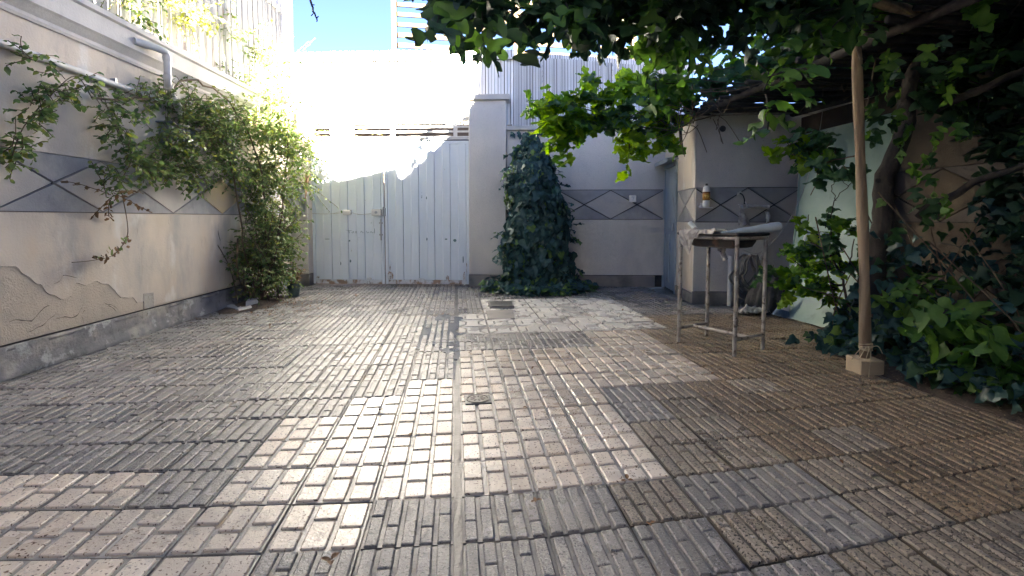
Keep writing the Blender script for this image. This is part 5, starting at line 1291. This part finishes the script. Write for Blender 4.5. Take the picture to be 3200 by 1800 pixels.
# fringe seen against the sky
FR = (((-0.13, 3.0, 2.33), (.17, .2, .16), 13), ((-0.18, 3.0, 2.16), (.07, .12, .10), 4), ((-0.02, 3.0, 2.09), (.06, .1, .07), 3), ((-0.01, 3.0, 2.28), (.12, .15, .12), 7), ((0.26, 3.1, 2.43), (.12, .15, .07), 4), ((0.31, 2.9, 2.08), (.06, .08, .07), 3), ((0.5, 3.0, 2.14), (.15, .2, .14), 14),
                ((0.64, 3.0, 2.08), (.14, .2, .10), 12), ((0.76, 3.1, 2.33), (.22, .3, .2), 26), ((0.58, 3.1, 2.42), (.16, .2, .07), 9), ((0.93, 3.1, 2.24), (.22, .3, .2), 28), ((1.17, 3.2, 2.38), (.26, .3, .22), 34), ((1.14, 3.2, 2.18), (.20, .25, .10), 16), ((1.5, 3.3, 2.41), (.28, .3, .24), 38),
                ((1.56, 3.3, 2.2), (.2, .25, .12), 16), ((1.8, 3.3, 2.44), (.28, .3, .24), 38), ((1.89, 3.3, 2.19), (.18, .2, .12), 12), ((2.14, 3.3, 2.46), (.3, .3, .26), 40), ((2.11, 3.2, 2.14), (.10, .15, .15), 7), ((2.44, 3.2, 2.46), (.28, .3, .22), 36), ((2.35, 3.3, 2.31), (.2, .2, .14), 12), ((1.21, 3.0, 2.42), (.4, .3, .2), 36), ((1.69, 3.0, 2.47), (.4, .3, .2), 36))
for c, r, n in FR: F((c[0] + (.15 if c[0] < .1 else .04), c[1], c[2] + (.20 if c[0] < .4 else .27 if c[0] < 1.1 else .30)), (r[0] * .9, r[1], r[2] * .65), int(n * (.7 if c[0] > .4 else .8)))
F((-1.1, 3.0, 4.55), (.5, .3, .3), 12); F((-.55, 3.0, 4.55), (.35, .35, .3), 12); F((.1, 3.1, 4.9), (.4, .4, .35), 16)  # unseen high clusters added to dapple the gate with leaf shadow
F((1.92, 3.0, 1.97), (.06, .08, .08), 4, 2); F((1.85, 4.6, 2.55), (.08, .2, .28), 16, 2); F((2.24, 3.0, 2.25), (.1, .1, .1), 5, 2)
F((1.48, 3.5, 2.42), (.15, .2, .12), 10, 2)
# crown above the frame and to the right, near masses added to shade the floor
for c, r, n in (((.9, 3.2, 3.25), (.6, .6, .35), 34), ((2.6, 3.2, 3.4), (.8, .9, .5), 110), ((3.5, 3.0, 3.2), (.8, 1.0, .6), 120), ((3.2, 2.0, 3.1), (1.0, .7, .5), 90), ((2.6, 1.2, 3.3), (1.0, .8, .4), 120), ((3.0, .2, 3.4), (1.2, .7, .4), 110), ((4.2, 2.4, 2.6), (.5, .8, .5), 90)):
    F(c, r, n)
# low growth and right hand mass
for c, r, n in (((4.1, 3.1, 2.35), (.35, .5, .25), 46), ((4.0, 2.6, 1.9), (.2, .35, .35), 36), ((4.1, 2.75, 1.3), (.2, .25, .35), 24), ((4.2, 3.4, 2.05), (.2, .3, .25), 40), ((4.25, 3.2, 1.3), (.15, .3, .5), 44), ((3.85, 2.6, 1.0), (.2, .25, .25), 14), ((3.95, 2.9, .6), (.3, .4, .3), 22), ((3.8, 3.5, 2.2), (.25, .25, .2), 16)):
    F(c, r, n, None if c[2] > 2 else 1)  # low clusters take the dark leaf, shade put into their colour
for c in ((3.24, 3.0, 0.57), (3.19, 2.9, 0.41), (3.29, 2.8, 0.28), (3.29, 3.2, 0.73)): F(c, (.08, .1, .08), 4, 2)
# long hanging leaves by the trunk
P2 = []
for c, n in (((2.99, 3.3, 2.2), 9), ((3.11, 3.4, 1.86), 10), ((3.03, 3.4, 2.0), 6), ((3.32, 3.4, 1.5), 8), ((3.41, 3.3, 1.77), 5), ((3.21, 3.1, 2.3), 4), ((3.43, 3.4, 1.24), 6)):
    for i in range(n): P.leaf(Vector(c) + Vector((rnd.gauss(0, .05), rnd.gauss(0, .06), rnd.gauss(0, .13))), (rnd.gauss(0, .35), rnd.gauss(0, .3), -1), (rnd.gauss(0, .8), -1, rnd.gauss(0, .4)), rnd.uniform(.5, .9), rnd.choice((0, 2)))
P.finish(BARK, 'twig')
# bare twig hanging from above
t = thing('bare_twig', 'bare black twig hanging down against the sky left of the fig leaves', 'twig', (-0.81, 3.0, 2.48))
o_ = (-0.81, 3.0, 2.48)
m = MB(); m.tube(curve([(-.9 + 0, 3.05, 2.9), (-0.81, 3.0, 2.48), (-0.79, 3.0, 2.34), (-0.77, 3.0, 2.29), (-0.76, 3.0, 2.24)], 5, .004), [.009 - .00028 * i for i in range(21)], 6)
for q in (((-0.79, 3.0, 2.33), (-0.77, 3.0, 2.33)), ((-0.77, 3.0, 2.29), (-0.79, 3.0, 2.27)), ((-0.76, 3.0, 2.26), (-0.75, 3.0, 2.27))): m.tube(q, .003, 4)
m.tube(curve([(-.9, 3.05, 2.9), (0.2, 3.0, 3.1), (1.2, 3.1, 2.95)], 5), .012, 6)
m.build('twig', BARK, t, o_, smooth='all')

# ---- young fig bush in front of the green sheet
sb = (3.51, 3.99, 0)
t = thing('vine_bush', 'bright green leafy bush with bare dark stems in front of the green sheet', 'bush', sb)
P = Plant(t, sb, 'grape', L_GRAPE, .105, 220, (5, 4, 2))
for q, r in (([sb, (3.54, 4.2, 0.25), (3.52, 4.3, 0.6), (3.46, 4.4, 0.82), (3.42, 4.6, 0.92)], .014), ([(3.52, 4.3, 0.53), (3.44, 4.5, 0.58), (3.34, 4.7, 0.72), (3.3, 4.8, 0.79)], .009), ([(3.54, 4.3, 0.64), (3.47, 4.5, 0.96), (3.38, 4.6, 1.03), (3.39, 4.6, 1.19)], .007),
             ([(3.48, 4.4, 0.67), (3.47, 4.4, 0.97), (3.48, 4.4, 1.26), (3.54, 4.4, 1.37), (3.59, 4.3, 1.49)], .006), ([(3.51, 4.4, 1.32), (3.46, 4.4, 1.44), (3.54, 4.4, 1.51), (3.55, 4.3, 1.44)], .004), ([(3.52, 4.3, 0.6), (3.51, 4.2, 0.79), (3.54, 4.2, 0.97)], .008)):
    c = curve(q, 6, .004); P.stem.tube(c, [r * (1 - .5 * i / len(c)) for i in range(len(c))], 6)
for c, r, n, mi in (((3.34, 4.8, 0.73), (.16, .2, .14), 10, None), ((3.43, 4.6, 0.8), (.18, .2, .16), 12, None), ((3.49, 4.4, 0.96), (.16, .15, .14), 9, 2), ((3.42, 4.5, 1.06), (.14, .15, .08), 4, None), ((3.34, 4.7, 0.56), (.18, .2, .10), 9, 0), ((3.48, 4.3, 0.71), (.14, .15, .18), 9, None), ((3.45, 4.5, 0.43), (.18, .15, .06), 7, None), ((3.34, 4.6, 0.4), (.06, .08, .04), 2, 1), ((3.53, 4.4, 0.46), (.12, .1, .06), 4, None), ((3.46, 4.2, 1.11), (.1, .1, .08), 4, 0), ((3.04, 4.6, 0.71), (.05, .05, .04), 2, 2)):
    P.blob(c, r, n, L=(.1, .22), per=4, droop=1.4, mi=mi, out=.5, r=.003, up=.4)
P.finish(BARK)
hb = (3.14, 3.75, 1.64)
t = thing('vine_sprig', 'leafy vine sprig reaching left from the post in front of the outhouse corner', 'sprig', hb)
P = Plant(t, hb, 'grape', L_GRAPE, .115, 80, (3, 3, 4))
P.stem.tube(curve([hb, (3.2, 4.0, 1.65), (3.17, 4.2, 1.62), (3.08, 4.3, 1.58)], 5, .004), .006, 5); P.stem.tube(curve([(3.17, 4.2, 1.62), (3.2, 4.25, 1.5), (3.18, 4.3, 1.36)], 4, .004), .004, 5)
P.stem.tube(curve([(3.28, 3.75, 2.4), (3.2, 3.75, 1.9), hb], 5, .004), .006, 5)
for c, r, n, mi in (((2.99, 4.35, 1.78), (.06, .08, .10), 9, 1), ((3.11, 4.3, 1.86), (.09, .1, .06), 9, 2), ((3.14, 4.2, 1.59), (.08, .1, .10), 8, 2), ((3.19, 4.25, 1.71), (.08, .08, .06), 6, 2), ((3.2, 4.1, 1.8), (.06, .06, .06), 4, 2), ((3.2, 4.0, 1.58), (.07, .06, .08), 5, 2), ((3.13, 4.25, 1.7), (.05, .06, .08), 4, 0)):
    P.blob(c, r, n, L=(.08, .16), per=3, droop=1.6, mi=mi, out=.5, r=.003, up=.3)
P.finish(TWIG)

# ---- ivy and weeds filling the soil bed
gb = (3.4, 3.0, .06)
t = thing('ivy_bed', 'dark low ivy covering the soil bed along the right edge of the floor', 'ivy', gb)
P = Plant(t, gb, 'ivy', [L_IVY[0], L_IVY[1], L_FIG[0], L_IVY[2]], .095, 300, (3, 6, 3, .25))
for i in range(1500):
    y = rnd.uniform(.9, 4.7); x = soil_edge(y) + .02 + abs(rnd.gauss(0, .42)); 
    if x > 4.4 or (x - 3.02) ** 2 + (y - 3.36) ** 2 < .05: continue
    hmax = .10 + .42 * min(1, (x - soil_edge(y)) * 2.2); z = .07 + hmax * rnd.random()
    P.leaf((x, y, z), (rnd.gauss(-.35, .5), rnd.gauss(-.25, .5), rnd.gauss(-.25, .4)), (rnd.gauss(-.3, .4), rnd.gauss(-.4, .4), 1), rnd.uniform(.6, 1.2))
for c, r, n in (((3.29, 4.05, -0.01), (.16, .15, .12), 80), ((3.34, 4.0, 0.23), (.10, .12, .12), 30), ((3.38, 3.6, 0.87), (.12, .12, .2), 44), ((3.37, 3.6, 0.44), (.12, .12, .15), 40), ((3.85, 3.9, 0.81), (.2, .15, .12), 36), ((4.18, 3.8, 0.85), (.12, .15, .25), 44), ((3.38, 3.3, 0.29), (.3, .2, .2), 80), ((4.21, 3.5, 1.12), (.12, .15, .4), 60)):
    for i in range(n):
        q = Vector(c) + Vector((rnd.gauss(0, r[0] * .7), rnd.gauss(0, r[1] * .7), rnd.gauss(0, r[2] * .7)))
        if q.z < .05: q.z = .06 + rnd.random() * .1
        if (q.x - 3.02) ** 2 + (q.y - 3.36) ** 2 < .05: continue
        P.leaf(q, (rnd.gauss(-.2, .6), rnd.gauss(-.2, .5), rnd.gauss(-.5, .4)), (rnd.gauss(-.3, .5), -.8, .7 + rnd.gauss(0, .3)), rnd.uniform(.6, 1.2))
for i in range(40):
    a = Vector((rnd.uniform(3.3, 4.3), rnd.uniform(2.0, 4.4), .05)); P.stem.tube(curve([a, a + Vector((rnd.gauss(0, .1), rnd.gauss(0, .1), .35)), a + Vector((rnd.gauss(0, .3), rnd.gauss(0, .3), rnd.uniform(.5, 1.3)))], 4), .005, 5, cap=False)
P.finish(TWIG)
# shrub beyond the gate, seen through the bars
ab = (-1.5, 11.2, 0)
t = thing('alley_shrub', 'sunny yellow green shrub in the alley seen through the bars over the gate', 'shrub', ab)
P = Plant(t, ab, 'rose', [L_ROSE[2], L_ROSE[1]], .10, 0, (3, 2))
P.blob((-1.5, 11.2, 2.9), (.9, .4, .5), 60, per=8); P.blob((.3, 11.2, 2.9), (.5, .4, .4), 30, per=8)
P.stem.tube([ab, (-1.5, 11.2, 2.9)], .03, 6)
P.finish(TWIG)
